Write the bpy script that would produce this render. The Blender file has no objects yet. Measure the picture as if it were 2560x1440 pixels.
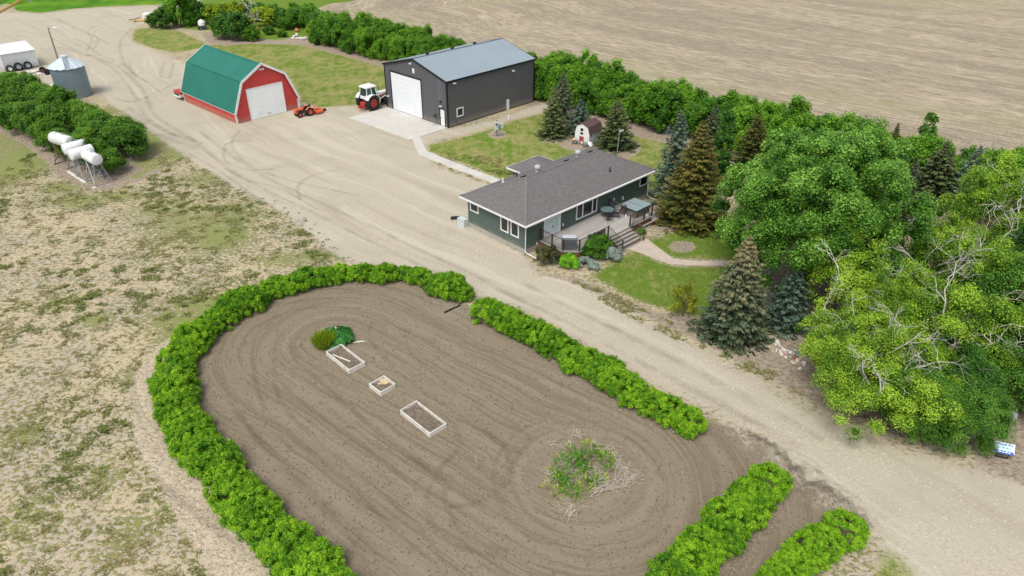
import bpy, math, random
import numpy as np
from mathutils import Vector, Matrix
random.seed(7)
RNG = np.random.default_rng(11)
SC = bpy.context.scene
COL = SC.collection
PI = math.pi
R = math.radians

# ------------------------------------------------------------------ camera
FPX, PITCH, ROLL, CAMH = 1791.7, R(31.42), R(.12), 28.04      # recovered from the buildings' edges
def G(px, py, z=0.0):
    """ground (or height z) point seen at a pixel of the 2560x1440 photograph"""
    u, v = px-1280, py-720
    c, s = math.cos(ROLL), math.sin(ROLL)
    u, v = c*u+s*v, -s*u+c*v
    U, D = -v, FPX
    c, s = math.cos(PITCH), math.sin(PITCH)
    d = (u, D*c+U*s, -D*s+U*c)
    t = (z-CAMH)/d[2]
    return Vector((d[0]*t, d[1]*t, z))
def GP(pts): return [tuple(G(*p)[:2]) for p in pts]

cam = bpy.data.cameras.new('camera'); camo = bpy.data.objects.new('camera', cam); COL.objects.link(camo)
cam.sensor_width = 36; cam.lens = FPX/2560*36; cam.clip_end = 6000; cam.clip_start = .5
camo.matrix_world = Matrix.Translation((0, 0, CAMH)) @ Matrix.Rotation(PI/2-PITCH, 4, 'X') @ Matrix.Rotation(ROLL, 4, 'Z')
SC.camera = camo

# ------------------------------------------------------------------ light
W = bpy.data.worlds.new('World'); SC.world = W; W.use_nodes = True
nt = W.node_tree; nt.nodes.clear()
SUN_EL, SUN_AZ = R(60), R(207)       # compass from +Y clockwise: high, behind the camera and to its left
sky = nt.nodes.new('ShaderNodeTexSky'); sky.sky_type = 'NISHITA'; sky.sun_disc = False
sky.sun_elevation = SUN_EL; sky.sun_rotation = SUN_AZ; sky.air_density = 1.0; sky.dust_density = 3.0; sky.ozone_density = 1.0
hs = nt.nodes.new('ShaderNodeHueSaturation'); hs.inputs['Saturation'].default_value = .30
bg = nt.nodes.new('ShaderNodeBackground'); bg.inputs[1].default_value = .13
wo = nt.nodes.new('ShaderNodeOutputWorld')
nt.links.new(sky.outputs[0], hs.inputs['Color']); nt.links.new(hs.outputs[0], bg.inputs[0]); nt.links.new(bg.outputs[0], wo.inputs[0])
sl = bpy.data.lights.new('sun', 'SUN'); sl.energy = 1.35; sl.angle = R(26); sl.color = (1, .955, .89)
so = bpy.data.objects.new('sun', sl); COL.objects.link(so)
sd = Vector((math.sin(SUN_AZ)*math.cos(SUN_EL), math.cos(SUN_AZ)*math.cos(SUN_EL), math.sin(SUN_EL)))
so.rotation_euler = sd.to_track_quat('Z', 'Y').to_euler()
so.location = (0, 0, 60)
SC.view_settings.view_transform = 'Standard'; SC.view_settings.look = 'None'; SC.view_settings.exposure = .60; SC.view_settings.gamma = 1
SC.cycles.max_bounces = 6; SC.cycles.diffuse_bounces = 3; SC.cycles.glossy_bounces = 2; SC.cycles.transmission_bounces = 3; SC.cycles.transparent_max_bounces = 6
SC.cycles.caustics_reflective = False; SC.cycles.caustics_refractive = False

# ------------------------------------------------------------------ node helpers
class NB:
    def __init__(s, name):
        s.m = bpy.data.materials.new(name); s.m.use_nodes = True
        s.t = s.m.node_tree; s.t.nodes.clear()
        s.out = s.t.nodes.new('ShaderNodeOutputMaterial')
    def n(s, typ, **kw):
        nd = s.t.nodes.new(typ)
        for k, v in kw.items(): setattr(nd, k, v)
        return nd
    def put(s, sock, v):
        if v is None: return
        if isinstance(v, bpy.types.NodeSocket): s.t.links.new(v, sock)
        elif isinstance(v, (tuple, list)) and len(v) == 3 and sock.type == 'RGBA': sock.default_value = (*v, 1)
        else: sock.default_value = v
    def math(s, op, a, b=None, c=None, clamp=False):
        nd = s.n('ShaderNodeMath', operation=op, use_clamp=clamp)
        for i, v in enumerate((a, b, c)):
            if v is not None: s.put(nd.inputs[i], v)
        return nd.outputs[0]
    def mix(s, f, a, b, mode='MIX'):
        nd = s.n('ShaderNodeMix', data_type='RGBA', blend_type=mode)
        s.put(nd.inputs[0], f); s.put(nd.inputs[6], a); s.put(nd.inputs[7], b)
        return nd.outputs[2]
    def ramp(s, v, lo, hi):
        nd = s.n('ShaderNodeMapRange', interpolation_type='SMOOTHSTEP')
        s.put(nd.inputs[0], v); nd.inputs[1].default_value = lo; nd.inputs[2].default_value = hi
        return nd.outputs[0]
    def noise(s, vec, scale, detail=2, rough=.55, dist=0):
        nd = s.n('ShaderNodeTexNoise'); s.put(nd.inputs['Vector'], vec)
        nd.inputs['Scale'].default_value = scale; nd.inputs['Detail'].default_value = detail
        nd.inputs['Roughness'].default_value = rough; nd.inputs['Distortion'].default_value = dist
        return nd.outputs[0]
    def vor(s, vec, scale, out=0, **kw):
        nd = s.n('ShaderNodeTexVoronoi', **kw); s.put(nd.inputs['Vector'], vec); nd.inputs['Scale'].default_value = scale
        return nd.outputs[out]
    def map(s, vec, scale=(1, 1, 1), rot=(0, 0, 0), loc=(0, 0, 0)):
        nd = s.n('ShaderNodeMapping'); s.put(nd.inputs[0], vec)
        nd.inputs[1].default_value = loc; nd.inputs[2].default_value = rot; nd.inputs[3].default_value = scale
        return nd.outputs[0]
    def attr(s, name): 
        nd = s.n('ShaderNodeAttribute'); nd.attribute_name = name; return nd.outputs[2]
    def xyz(s, x=0, y=0, z=0):
        nd = s.n('ShaderNodeCombineXYZ')
        for i, v in enumerate((x, y, z)): s.put(nd.inputs[i], v)
        return nd.outputs[0]
    def bump(s, h, strength=.3, dist=.05):
        nd = s.n('ShaderNodeBump'); nd.inputs['Strength'].default_value = strength; nd.inputs['Distance'].default_value = dist
        s.put(nd.inputs['Height'], h); return nd.outputs[0]
    def bsdf(s, col, rough=.7, metal=0, spec=.3, normal=None, **kw):
        nd = s.n('ShaderNodeBsdfPrincipled')
        s.put(nd.inputs['Base Color'], col); s.put(nd.inputs['Roughness'], rough); nd.inputs['Metallic'].default_value = metal
        nd.inputs['Specular IOR Level'].default_value = spec
        if normal is not None: s.put(nd.inputs['Normal'], normal)
        for k, v in kw.items(): s.put(nd.inputs[k.replace('_', ' ')], v)
        s.t.links.new(nd.outputs[0], s.out.inputs[0]); return nd
    def obj(s): return s.n('ShaderNodeTexCoord').outputs['Object']
    def uv(s): return s.n('ShaderNodeTexCoord').outputs['UV']

MATS = {}
def sc3(c, f): return tuple(min(1, x*f) for x in c)
def mat(name, col, rough=.6, var=.10, scale=2.0, metal=0, spec=.3, pat=None, per=.3, depth=.3, dirt=None, dirtcol=(.30, .26, .20)):
    """painted or weathered surface: colour with uneven wear, optional ribs / lap boards / planks / shingles in metric UVs"""
    if name in MATS: return MATS[name]
    b = NB(name); o = b.obj(); uv = b.uv()
    nz = b.noise(o, scale, 5, .6)
    c = b.mix(b.ramp(nz, .3, .7), sc3(col, 1-var), sc3(col, 1+var))
    nrm = None
    if pat in ('ribs', 'lap'):
        sep = b.n('ShaderNodeSeparateXYZ'); b.put(sep.inputs[0], uv)
        q = b.math('FRACT', b.math('DIVIDE', sep.outputs[0 if pat == 'ribs' else 1], per))
        if pat == 'ribs': h = b.ramp(b.math('ABSOLUTE', b.math('SUBTRACT', q, .5)), .30, .42)
        else: h = b.math('SUBTRACT', 1.0, q)
        edge = b.ramp(q, .80, .95) if pat == 'lap' else b.math('SUBTRACT', 1.0, b.math('ABSOLUTE', b.math('SUBTRACT', h, .5)), clamp=True)
        c = b.mix(b.math('MULTIPLY', edge, depth), c, sc3(col, .45))
        nrm = b.bump(h, .6, .03)
    if pat in ('ribs', 'lap') and dirt is None and name not in ('white_sectional_door',):
        zz = b.n('ShaderNodeSeparateXYZ'); b.put(zz.inputs[0], o); sp_ = b.math('MULTIPLY', b.ramp(b.math('ADD', zz.outputs[2], b.math('MULTIPLY', b.noise(o, 2.2, 4, .7), -1.3)), .25, -.45), .45)
        c = b.mix(sp_, c, (.30, .26, .205)); c = b.mix(b.math('MULTIPLY', b.ramp(b.noise(b.map(o, (1, 1, .12)), 1.6, 4, .65), .55, .75), .14), c, sc3(col, 1.7))
    if pat in ('planks', 'shingle', 'paver'):
        br = b.n('ShaderNodeTexBrick'); b.put(br.inputs['Vector'], uv)
        br.inputs['Scale'].default_value = 1; br.offset = .5
        w, hh, ms = {'planks': (3.6, per, .008), 'shingle': (.34, .145, .012), 'paver': (.25, .25, .01)}[pat]
        br.inputs['Brick Width'].default_value = w; br.inputs['Row Height'].default_value = hh; br.inputs['Mortar Size'].default_value = ms
        br.inputs['Color1'].default_value = (*sc3(col, 1-depth), 1); br.inputs['Color2'].default_value = (*sc3(col, 1+depth), 1); br.inputs['Mortar'].default_value = (*sc3(col, .45), 1)
        br.inputs['Bias'].default_value = 0
        c = b.mix(.72, c, br.outputs[0])
        if pat == 'shingle':
            bl = b.noise(b.map(uv, (4.2, 6.5, 1)), 1, 2, .7)
            c = b.mix(b.math('MULTIPLY', b.ramp(bl, .66, .42), .6), b.mix(.35, c, sc3(col, 1.15)), sc3(col, .66))
        nrm = b.bump(br.outputs[1], -.4, .02)
    if dirt:
        dn = b.noise(o, dirt, 4, .65)
        c = b.mix(b.math('MULTIPLY', b.ramp(dn, .52, .75), .55), c, dirtcol)
    b.bsdf(c, b.math('ADD', rough-.06, b.math('MULTIPLY', nz, .12)), metal, spec, nrm)
    MATS[name] = b.m; return b.m

def glass_mat(name, col=(.012, .016, .018), rough=.06):
    if name in MATS: return MATS[name]
    b = NB(name); nz = b.noise(b.obj(), 1.5, 3)
    b.bsdf(b.mix(nz, sc3(col, .6), sc3(col, 1.8)), rough, 0, .6); MATS[name] = b.m; return b.m

def leaf_mat(name, dark, mid, light, trans=.28, hue=.10):
    """foliage: per-leaf 'tint' attribute plus a per-plant shift"""
    if name in MATS: return MATS[name]
    g = lambda c: (min(.9, c[0]*1.22), min(.9, c[1]*1.50), c[2]*1.05)
    if 'needles' not in name and 'blades' not in name: dark, mid, light = g(dark), g(mid), g(light)
    b = NB(name); t = b.attr('tint'); oi = b.n('ShaderNodeObjectInfo')
    big = b.noise(b.obj(), .55, 2)
    t = b.math('ADD', t, b.math('MULTIPLY', b.math('SUBTRACT', big, .5), .7))
    t = b.math('ADD', t, b.math('MULTIPLY', b.math('SUBTRACT', oi.outputs['Random'], .5), .40))
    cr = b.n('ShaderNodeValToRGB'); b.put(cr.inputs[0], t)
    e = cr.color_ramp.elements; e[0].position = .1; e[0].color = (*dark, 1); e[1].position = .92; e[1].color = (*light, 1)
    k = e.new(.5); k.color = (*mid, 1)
    c = cr.outputs[0]
    d = b.n('ShaderNodeBsdfPrincipled'); b.put(d.inputs['Base Color'], c); d.inputs['Roughness'].default_value = .55; d.inputs['Specular IOR Level'].default_value = .22
    tr = b.n('ShaderNodeBsdfTranslucent'); b.put(tr.inputs[0], b.mix(.35, c, sc3(light, 1.1)))
    mx = b.n('ShaderNodeMixShader'); mx.inputs[0].default_value = trans
    b.t.links.new(d.outputs[0], mx.inputs[1]); b.t.links.new(tr.outputs[0], mx.inputs[2]); b.t.links.new(mx.outputs[0], b.out.inputs[0])
    MATS[name] = b.m; return b.m

# ------------------------------------------------------------------ object helpers
def tag(o, label=None, cat=None, group=None, kind=None):
    if label: o['label'] = label
    if cat: o['category'] = cat
    if group: o['group'] = group
    if kind: o['kind'] = kind
    return o
def thing(name, label, cat, loc=(0, 0, 0), rz=0, group=None):
    o = bpy.data.objects.new(name, None); COL.objects.link(o); o.empty_display_size = .3
    o.location = loc; o.rotation_euler = (0, 0, rz); return tag(o, label, cat, group)
def dup(root, loc=None, rz=None, sc=None, label=None, group=None):
    r = root.copy(); COL.objects.link(r)
    if loc is not None: r.location = loc
    if rz is not None: r.rotation_euler = (0, 0, rz)
    if sc is not None: r.scale = sc if hasattr(sc, '__len__') else (sc, sc, sc)
    if label: r['label'] = label
    if group: r['group'] = group
    for ch in list(root.children):
        c = ch.copy(); COL.objects.link(c); c.parent = r
        for g in list(ch.children):
            d = g.copy(); COL.objects.link(d); d.parent = c
    return r

class MB:
    """collects shapes, then links them as ONE mesh object with metric UVs"""
    def __init__(s): s.v = []; s.f = []; s.mi = []; s.sm = []; s.k = 0; s.smooth = False
    def face(s, pts):
        i = len(s.v); s.v += [tuple(p) for p in pts]; s.f.append(tuple(range(i, i+len(pts)))); s.mi.append(s.k); s.sm.append(s.smooth)
    def raw(s, vs, fs):
        i = len(s.v); s.v += [tuple(p) for p in vs]
        for f in fs: s.f.append(tuple(i+j for j in f)); s.mi.append(s.k); s.sm.append(s.smooth)
    def box(s, x0, x1, y0, y1, z0, z1, M=None, bev=0):
        if x1 < x0: x0, x1 = x1, x0
        if y1 < y0: y0, y1 = y1, y0
        if z1 < z0: z0, z1 = z1, z0
        if bev:
            e = bev; vs = []
            for z, i in ((z0, e), (z0+e, 0), (z1-e, 0), (z1, e)):
                vs += [(x0+i+e, y0+i, z), (x1-i-e, y0+i, z), (x1-i, y0+i+e, z), (x1-i, y1-i-e, z), (x1-i-e, y1-i, z), (x0+i+e, y1-i, z), (x0+i, y1-i-e, z), (x0+i, y0+i+e, z)]
            fs = [tuple(range(7, -1, -1)), tuple(range(24, 32))]
            for r in range(3):
                for j in range(8): fs.append((r*8+j, r*8+(j+1) % 8, (r+1)*8+(j+1) % 8, (r+1)*8+j))
        else:
            vs = [(x0, y0, z0), (x1, y0, z0), (x1, y1, z0), (x0, y1, z0), (x0, y0, z1), (x1, y0, z1), (x1, y1, z1), (x0, y1, z1)]
            fs = [(3, 2, 1, 0), (4, 5, 6, 7), (0, 1, 5, 4), (1, 2, 6, 5), (2, 3, 7, 6), (3, 0, 4, 7)]
        if M is not None: vs = [tuple(M @ Vector(v)) for v in vs]
        s.raw(vs, fs); return s
    def obox(s, c, size, rz=0, tilt=0, ax='Y', bev=0):
        M = Matrix.Translation(c) @ Matrix.Rotation(rz, 4, 'Z') @ Matrix.Rotation(tilt, 4, ax)
        x, y, z = size; return s.box(-x/2, x/2, -y/2, y/2, -z/2, z/2, M, bev)
    def prism(s, pts, z0, z1):
        n = len(pts); a = sum(pts[i][0]*pts[(i+1) % n][1]-pts[(i+1) % n][0]*pts[i][1] for i in range(n))
        if a < 0: pts = pts[::-1]
        s.face([(x, y, z1) for x, y in pts]); s.face([(x, y, z0) for x, y in pts[::-1]])
        for i in range(n):
            a, b = pts[i], pts[(i+1) % n]; s.face([(a[0], a[1], z0), (b[0], b[1], z0), (b[0], b[1], z1), (a[0], a[1], z1)])
        return s
    def sweep(s, prof, f0, f1, close=True):
        """profile points (a,b) placed by f0 and f1, joined into a solid"""
        n = len(prof); A = [f0(*p) for p in prof]; B = [f1(*p) for p in prof]
        for i in range(n if close else n-1):
            j = (i+1) % n; s.face([A[i], A[j], B[j], B[i]])
        if close: s.face(A[::-1]); s.face(B)
        return s
    def tube(s, pts, r0, r1=None, n=6, cap=True):
        pts = [Vector(p) for p in pts]; r1 = r0 if r1 is None else r1; rings = []
        ref = None
        for i, p in enumerate(pts):
            d = (pts[min(i+1, len(pts)-1)]-pts[max(i-1, 0)])
            if d.length < 1e-6: d = Vector((0, 0, 1))
            d.normalize()
            if ref is None: ref = Vector((1, 0, 0)) if abs(d.x) < .8 else Vector((0, 1, 0))
            u = (ref-d*ref.dot(d)); u = u.normalized() if u.length > 1e-5 else d.orthogonal().normalized()
            w = d.cross(u); ref = u
            r = r0+(r1-r0)*i/max(1, len(pts)-1)
            rings.append([p+(u*math.cos(2*PI*k/n)+w*math.sin(2*PI*k/n))*r for k in range(n)])
        vs = [v for rg in rings for v in rg]; fs = []
        for i in range(len(rings)-1):
            for k in range(n): fs.append((i*n+k, i*n+(k+1) % n, (i+1)*n+(k+1) % n, (i+1)*n+k))
        if cap: fs.append(tuple(range(n-1, -1, -1))); fs.append(tuple(range((len(rings)-1)*n, len(rings)*n)))
        s.raw(vs, fs); return s
    def lathe(s, prof, n=20, M=None, cap=True):
        """profile of (radius, height) turned about Z"""
        vs = []; fs = []
        for r, z in prof: vs += [(r*math.cos(2*PI*k/n), r*math.sin(2*PI*k/n), z) for k in range(n)]
        for i in range(len(prof)-1):
            for k in range(n): fs.append((i*n+k, i*n+(k+1) % n, (i+1)*n+(k+1) % n, (i+1)*n+k))
        if cap:
            if prof[0][0] > 1e-4: fs.append(tuple(range(n-1, -1, -1)))
            if prof[-1][0] > 1e-4: fs.append(tuple(range((len(prof)-1)*n, len(prof)*n)))
        if M is not None: vs = [tuple(M @ Vector(v)) for v in vs]
        s.raw(vs, fs); return s
    def blob(s, c, r, seed=0, sub=2, jit=.15):
        """rounded irregular lump"""
        rn = random.Random(seed); n, m = 10, 6; vs = []; fs = []
        for i in range(m+1):
            th = PI*i/m
            for k in range(n):
                j = 1+rn.uniform(-jit, jit)*(0 if i in (0, m) else 1)
                vs.append((c[0]+r[0]*j*math.sin(th)*math.cos(2*PI*k/n), c[1]+r[1]*j*math.sin(th)*math.sin(2*PI*k/n), c[2]+r[2]*math.cos(th)))
        for i in range(m):
            for k in range(n): fs.append((i*n+k, (i+1)*n+k, (i+1)*n+(k+1) % n, i*n+(k+1) % n))
        s.raw(vs, fs); return s
    def build(s, name, mats, parent=None, loc=None, rz=None):
        me = bpy.data.meshes.new(name); me.from_pydata(s.v, [], s.f)
        if not isinstance(mats, (list, tuple)): mats = [mats]
        for m in mats: me.materials.append(m)
        me.polygons.foreach_set('material_index', s.mi); me.polygons.foreach_set('use_smooth', s.sm)
        uvl = me.uv_layers.new(name='UVMap'); uv = np.zeros((len(me.loops), 2), np.float32)
        for p in me.polygons:
            n = p.normal
            if abs(n.z) > .999: t = Vector((1, 0, 0)); b = Vector((0, 1, 0))
            else: t = Vector((-n.y, n.x, 0)).normalized(); b = n.cross(t)
            for li in p.loop_indices:
                co = me.vertices[me.loops[li].vertex_index].co; uv[li] = (co.dot(t), co.dot(b))
        uvl.data.foreach_set('uv', uv.ravel()); me.update()
        o = bpy.data.objects.new(name, me); COL.objects.link(o)
        if parent: o.parent = parent
        if loc is not None: o.location = loc
        if rz is not None: o.rotation_euler = (0, 0, rz)
        return o

def ordn(k):
    a = 'zeroth first second third fourth fifth sixth seventh eighth ninth tenth eleventh twelfth thirteenth fourteenth fifteenth sixteenth seventeenth eighteenth nineteenth'.split()
    if k < 20: return a[k]
    t = ['', '', 'twent', 'thirt', 'fort', 'fift', 'sixt', 'sevent'][k//10]
    return t+'ieth' if k % 10 == 0 else t+'y-'+a[k % 10]
def resample(pts, step):
    pts = [np.array(p[:2], float) for p in pts]; out = [pts[0]]; acc = 0
    for a, b in zip(pts, pts[1:]):
        L = np.linalg.norm(b-a); d = step-acc
        while d <= L: out.append(a+(b-a)*d/L); d += step
        acc = L-(d-step)
    return out
def smooth(pts, n=8):
    """Catmull-Rom through the points"""
    P = [np.array(p[:2], float) for p in pts]; P = [2*P[0]-P[1]]+P+[2*P[-1]-P[-2]]; out = []
    for i in range(1, len(P)-2):
        a, b, c, d = P[i-1:i+3]
        for k in range(n):
            t = k/n; out.append(.5*((2*b)+(-a+c)*t+(2*a-5*b+4*c-d)*t*t+(-a+3*b-3*c+d)*t**3))
    out.append(P[-2]); return out
# ------------------------------------------------------------------ ground
def sdpoly(P, poly):
    """signed distance to a closed polygon, negative inside"""
    poly = np.array(poly, float); n = len(poly); d = np.full(len(P), 1e18); ins = np.zeros(len(P), bool)
    for i in range(n):
        a, b = poly[i], poly[(i+1) % n]; e = b-a; w = P-a
        t = np.clip((w@e)/(e@e+1e-12), 0, 1); q = w-t[:, None]*e; d = np.minimum(d, (q*q).sum(1))
        c1 = (a[1] <= P[:, 1]) & (b[1] > P[:, 1]); c2 = (b[1] <= P[:, 1]) & (a[1] > P[:, 1])
        cr = e[0]*w[:, 1]-e[1]*w[:, 0]
        ins ^= (c1 & (cr > 0)) | (c2 & (cr < 0))
    d = np.sqrt(d); return np.where(ins, -d, d)
def sdline(P, line):
    """signed offset and arc length along an open line"""
    line = [np.array(p[:2], float) for p in line]; best = np.full(len(P), 1e18); sg = np.zeros(len(P)); al = np.zeros(len(P)); acc = 0
    for k, (a, b) in enumerate(zip(line, line[1:])):
        e = b-a; L = np.linalg.norm(e); w = P-a; t = (w@e)/(L*L)
        t = np.clip(t, 0 if k else -50, 1 if k < len(line)-2 else 50)
        q = w-t[:, None]*e; d = (q*q).sum(1); m = d < best
        best = np.where(m, d, best); sg = np.where(m, np.sign(e[0]*w[:, 1]-e[1]*w[:, 0]), sg); al = np.where(m, acc+t*L, al); acc += L
    return np.sqrt(best)*sg, al

def axis(segs):
    out = [segs[0][0]]
    for a, b, st in segs:
        n = max(1, int(round((b-a)/st))); out += list(a+(b-a)*(np.arange(n)+1)/n)
    return np.array(out)
XS = axis([(-3000, -400, 400), (-400, -130, 15), (-130, -62, 1.1), (-62, -30, .5), (-30, 32, .36), (32, 62, .6), (62, 130, 1.8), (130, 400, 18), (400, 3000, 400)])
YS = axis([(-600, 0, 60), (0, 18, 2), (18, 62, .36), (62, 100, .5), (100, 175, .9), (175, 330, 10), (330, 4000, 300)])
nx, ny = len(XS), len(YS)
GX, GY = np.meshgrid(XS, YS); P2 = np.stack([GX.ravel(), GY.ravel()], 1)

BELT0, BELTD, BELTN = np.array((-30., 122.7)), np.array((.752, -.659)), np.array((.659, .752))
Z = {}
def zone(key, polys, w=.8):
    d = np.full(len(P2), 1e9)
    for p in polys: d = np.minimum(d, sdpoly(P2, p))
    Z[key] = np.clip(.5-d/(2*w), 0, 1); return d

belt_back = BELT0+BELTN*8.2
fld = GP([(790, 22), (815, 38), (850, 52), (905, 62)])+[tuple(belt_back+BELTD*s) for s in (4, 40, 120, 300, 900)]+[(2500, 2000), (1200, 3500), (60, 900), (-14, 240)]+GP([(980, -14), (900, 4), (830, 8)])
gravel = GP([(-200, 90), (-60, 60), (0, 30), (40, 31), (100, 35), (180, 26), (250, 20), (400, 15), (440, 4), (520, -12), (560, -12), (470, 8), (415, 30), (375, 50), (345, 66), (322, 84), (330, 104), (380, 126), (440, 150), (520, 200),
              (640, 240), (745, 255), (790, 270), (890, 266), (960, 262), (1120, 325), (1240, 300), (1345, 262), (1420, 240), (1440, 252), (1372, 276), (1280, 298), (1190, 326), (1120, 345), (1066, 356), (1052, 380), (1100, 420), (1240, 470), (1175, 560), (1320, 645), (1345, 690), (1420, 700),
              (1500, 742), (1600, 795), (1700, 845), (1800, 893), (1900, 945), (2000, 1010), (2100, 1062), (2210, 1108), (2350, 1152), (2470, 1180), (2560, 1215), (2750, 1280), (3100, 1600), (2700, 1900), (2330, 1600), (2270, 1440), (2180, 1330), (2120, 1250), (2020, 1205), (1930, 1110), (1800, 1035), (1740, 1010), (1640, 960), (1500, 880), (1400, 820), (1310, 775), (1190, 735), (1110, 690), (1010, 668), (870, 655),
              (815, 622), (740, 560), (660, 505), (570, 458), (490, 408), (420, 362), (345, 305), (285, 268), (250, 240), (160, 235), (60, 200), (-80, 180)])
soil = GP([(640, 770), (720, 715), (850, 690), (960, 686), (1060, 700), (1130, 745), (1210, 790), (1430, 872), (1640, 982), (1780, 1052), (1900, 1085), (2030, 1145), (2130, 1230), (2200, 1310), (2060, 1370), (1960, 1450), (1900, 1600), (900, 1640), (790, 1440), (690, 1320), (590, 1200), (480, 1080), (440, 1000), (450, 920), (490, 860), (560, 800)])
trail = GP([(505, 800), (440, 850), (390, 920), (372, 980), (390, 1060), (430, 1120), (520, 1220), (640, 1360), (720, 1480), (620, 1600), (540, 1440), (450, 1310), (380, 1190), (335, 1080), (322, 1000), (340, 930), (400, 860), (470, 815)])
windbed = GP([(-120, 260), (-20, 320), (60, 362), (110, 400), (150, 440), (200, 470), (270, 478), (345, 455), (400, 430), (392, 408), (345, 400), (280, 300), (200, 235), (60, 170), (-120, 120)])
windrim = GP([(330, 402), (385, 398), (392, 416), (352, 444), (300, 452), (362, 426)])
lawnA = GP([(338, 72), (420, 68), (462, 84), (520, 112), (600, 108), (720, 110), (835, 120), (930, 140), (968, 152), (975, 262), (890, 262), (800, 268), (755, 255), (728, 200), (640, 158), (520, 116), (440, 132), (380, 120), (332, 100)])
lawnB = GP([(1072, 362), (1130, 350), (1200, 332), (1290, 300), (1372, 280), (1425, 268), (1480, 268), (1560, 292), (1625, 322), (1690, 352), (1770, 385), (1850, 420), (1850, 470), (1650, 500), (1500, 430), (1250, 446), (1160, 408), (1072, 378)])
lawnC = GP([(1482, 690), (1545, 650), (1590, 628), (1640, 655), (1700, 668), (1800, 668), (1920, 690), (1890, 740), (1800, 790), (1740, 790), (1640, 765), (1560, 735), (1512, 704)])
lawnD = GP([(1622, 602), (1700, 574), (1800, 556), (1950, 560), (1950, 650), (1780, 648), (1690, 644), (1638, 622)])
shade = GP([(1830, 440), (2000, 420), (2330, 520), (2600, 560), (2900, 800), (2800, 1200), (2480, 1090), (2200, 1080), (2000, 960), (1900, 800), (1850, 600)])
beltbed = [tuple(BELT0+BELTD*s+BELTN*o) for s, o in ((-12, -2.2), (60, -3.2), (160, -3.2), (160, 8), (-2, 8))]
bed2 = GP([(505, 84), (560, 70), (640, 96), (740, 104), (840, 118), (900, 132), (960, 146), (952, 150), (850, 128), (740, 112), (640, 109), (560, 113), (520, 108)])
verge = GP([(1340, 680), (1430, 692), (1520, 728), (1640, 778), (1740, 800), (1900, 850), (1960, 900), (2080, 1010), (2300, 1090), (2200, 1090), (2000, 990), (1800, 880), (1600, 788), (1500, 738), (1400, 705)])
crop = GP([(-300, 75), (-60, 38), (20, 6), (42, 27), (100, 32), (180, 22), (250, 17), (340, 13), (400, 11), (428, 2), (436, -20), (420, -60), (200, -150), (-600, -150), (-900, 60)])
meadow = GP([(395, 16), (520, -4), (700, -40), (1000, -60), (880, 2), (800, 22), (820, 60), (840, 118), (700, 100), (640, 96), (560, 75), (470, 72), (410, 40)])
sandR = GP([(2440, 1180), (2480, 1060), (2560, 1040), (2760, 1060), (2900, 1300), (2560, 1215)])
patchR = [GP([(2210, 1380), (2250, 1355), (2290, 1390), (2330, 1480), (2300, 1600), (2200, 1600), (2190, 1440)]), GP([(2480, 1172), (2540, 1168), (2620, 1150), (2700, 1200), (2560, 1196), (2510, 1186)])]
padL = [GP([(50, 180), (100, 172), (122, 180), (60, 196)]), GP([(95, 200), (118, 200), (90, 207)]), GP([(122, 212), (155, 206), (160, 214), (130, 218)])]
ring = GP([(1705+32*math.cos(a), 617+14*math.sin(a)) for a in np.arange(0, 6.2, .5)])
treerings = [GP([(px+w*math.cos(a), py+w*.45*math.sin(a)) for a in np.arange(0, 6.2, .5)]) for px, py, w in ((1382, 343, 32), (1440, 358, 40), (1535, 370, 66), (1244, 336, 22), (1470, 350, 40), (1690, 540, 90))]

zone('mF', [fld], 1.2); dg = zone('mG', [gravel], 1.5); wg = 1.5+3.6*np.exp(-(((P2-np.array(G(1930, 1160)[:2]))**2).sum(1)/8.5**2)); Z['mG'] = np.clip(.5-dg/(2*wg), 0, 1); zone('mS', [soil], .7); zone('mT', [trail], .6); zone('mC', [crop], 1.5)
zone('mL', [lawnA, lawnB, lawnC, lawnD, meadow]+patchR, 1.0)
zone('mB', [windbed, beltbed, bed2, verge, ring, sandR, shade]+treerings, .8)
for rr in [ring]+treerings+[beltbed, bed2]: Z['mL'] = np.minimum(Z['mL'], np.clip(.5+sdpoly(P2, rr)/1.2, 0, 1))
Z['mB'] = np.where(sdpoly(P2, windrim) < 0, 0, Z['mB'])
zone('mW', padL, .3)
# how green the rough grass is: blobs where the photo shows fresh growth
gd = np.zeros(len(P2))
for px, py, rx, ry, k in ((60, 400, 90, 60, .9), (20, 350, 60, 50, .6), (430, 520, 110, 30, .45), (560, 590, 70, 34, .8), (460, 545, 60, 20, .5), (540, 760, 110, 26, .8), (440, 830, 60, 40, .6), (520, 560, 150, 60, .5), (470, 800, 120, 30, .6), (240, 800, 40, 14, .6), (160, 755, 40, 16, .5), (300, 490, 60, 14, .6), (200, 500, 80, 18, .55), (700, 650, 90, 18, .5), (800, 640, 60, 14, .6), (60, 1085, 50, 24, .6), (330, 940, 30, 26, .4), (395, 345, 60, 34, .8), (330, 296, 44, 26, .75), (290, 272, 30, 18, .7), (440, 385, 50, 26, .6), (520, 440, 60, 24, .45), (260, 1190, 60, 40, .4), (60, 1300, 90, 60, .35), (320, 1330, 50, 60, .4), (430, 1250, 30, 60, .4), (150, 470, 60, 16, .5)):
    c = np.array(G(px, py)[:2]); ax = np.linalg.norm(np.array(G(px+rx, py)[:2])-c); ay = np.linalg.norm(np.array(G(px, py-ry)[:2])-c)
    gd = np.maximum(gd, k*np.exp(-(((P2[:, 0]-c[0])/ax)**2+((P2[:, 1]-c[1])/ay)**2)))
gd = np.maximum(gd, np.maximum((sdpoly(P2, meadow) < .5)*1.0, (sdpoly(P2, windrim) < .3)*.5)); gd = np.maximum(gd, .22*((sdpoly(P2, lawnC) < .5)|(sdpoly(P2, lawnD) < .5)))
Z['mD'] = gd
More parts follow.
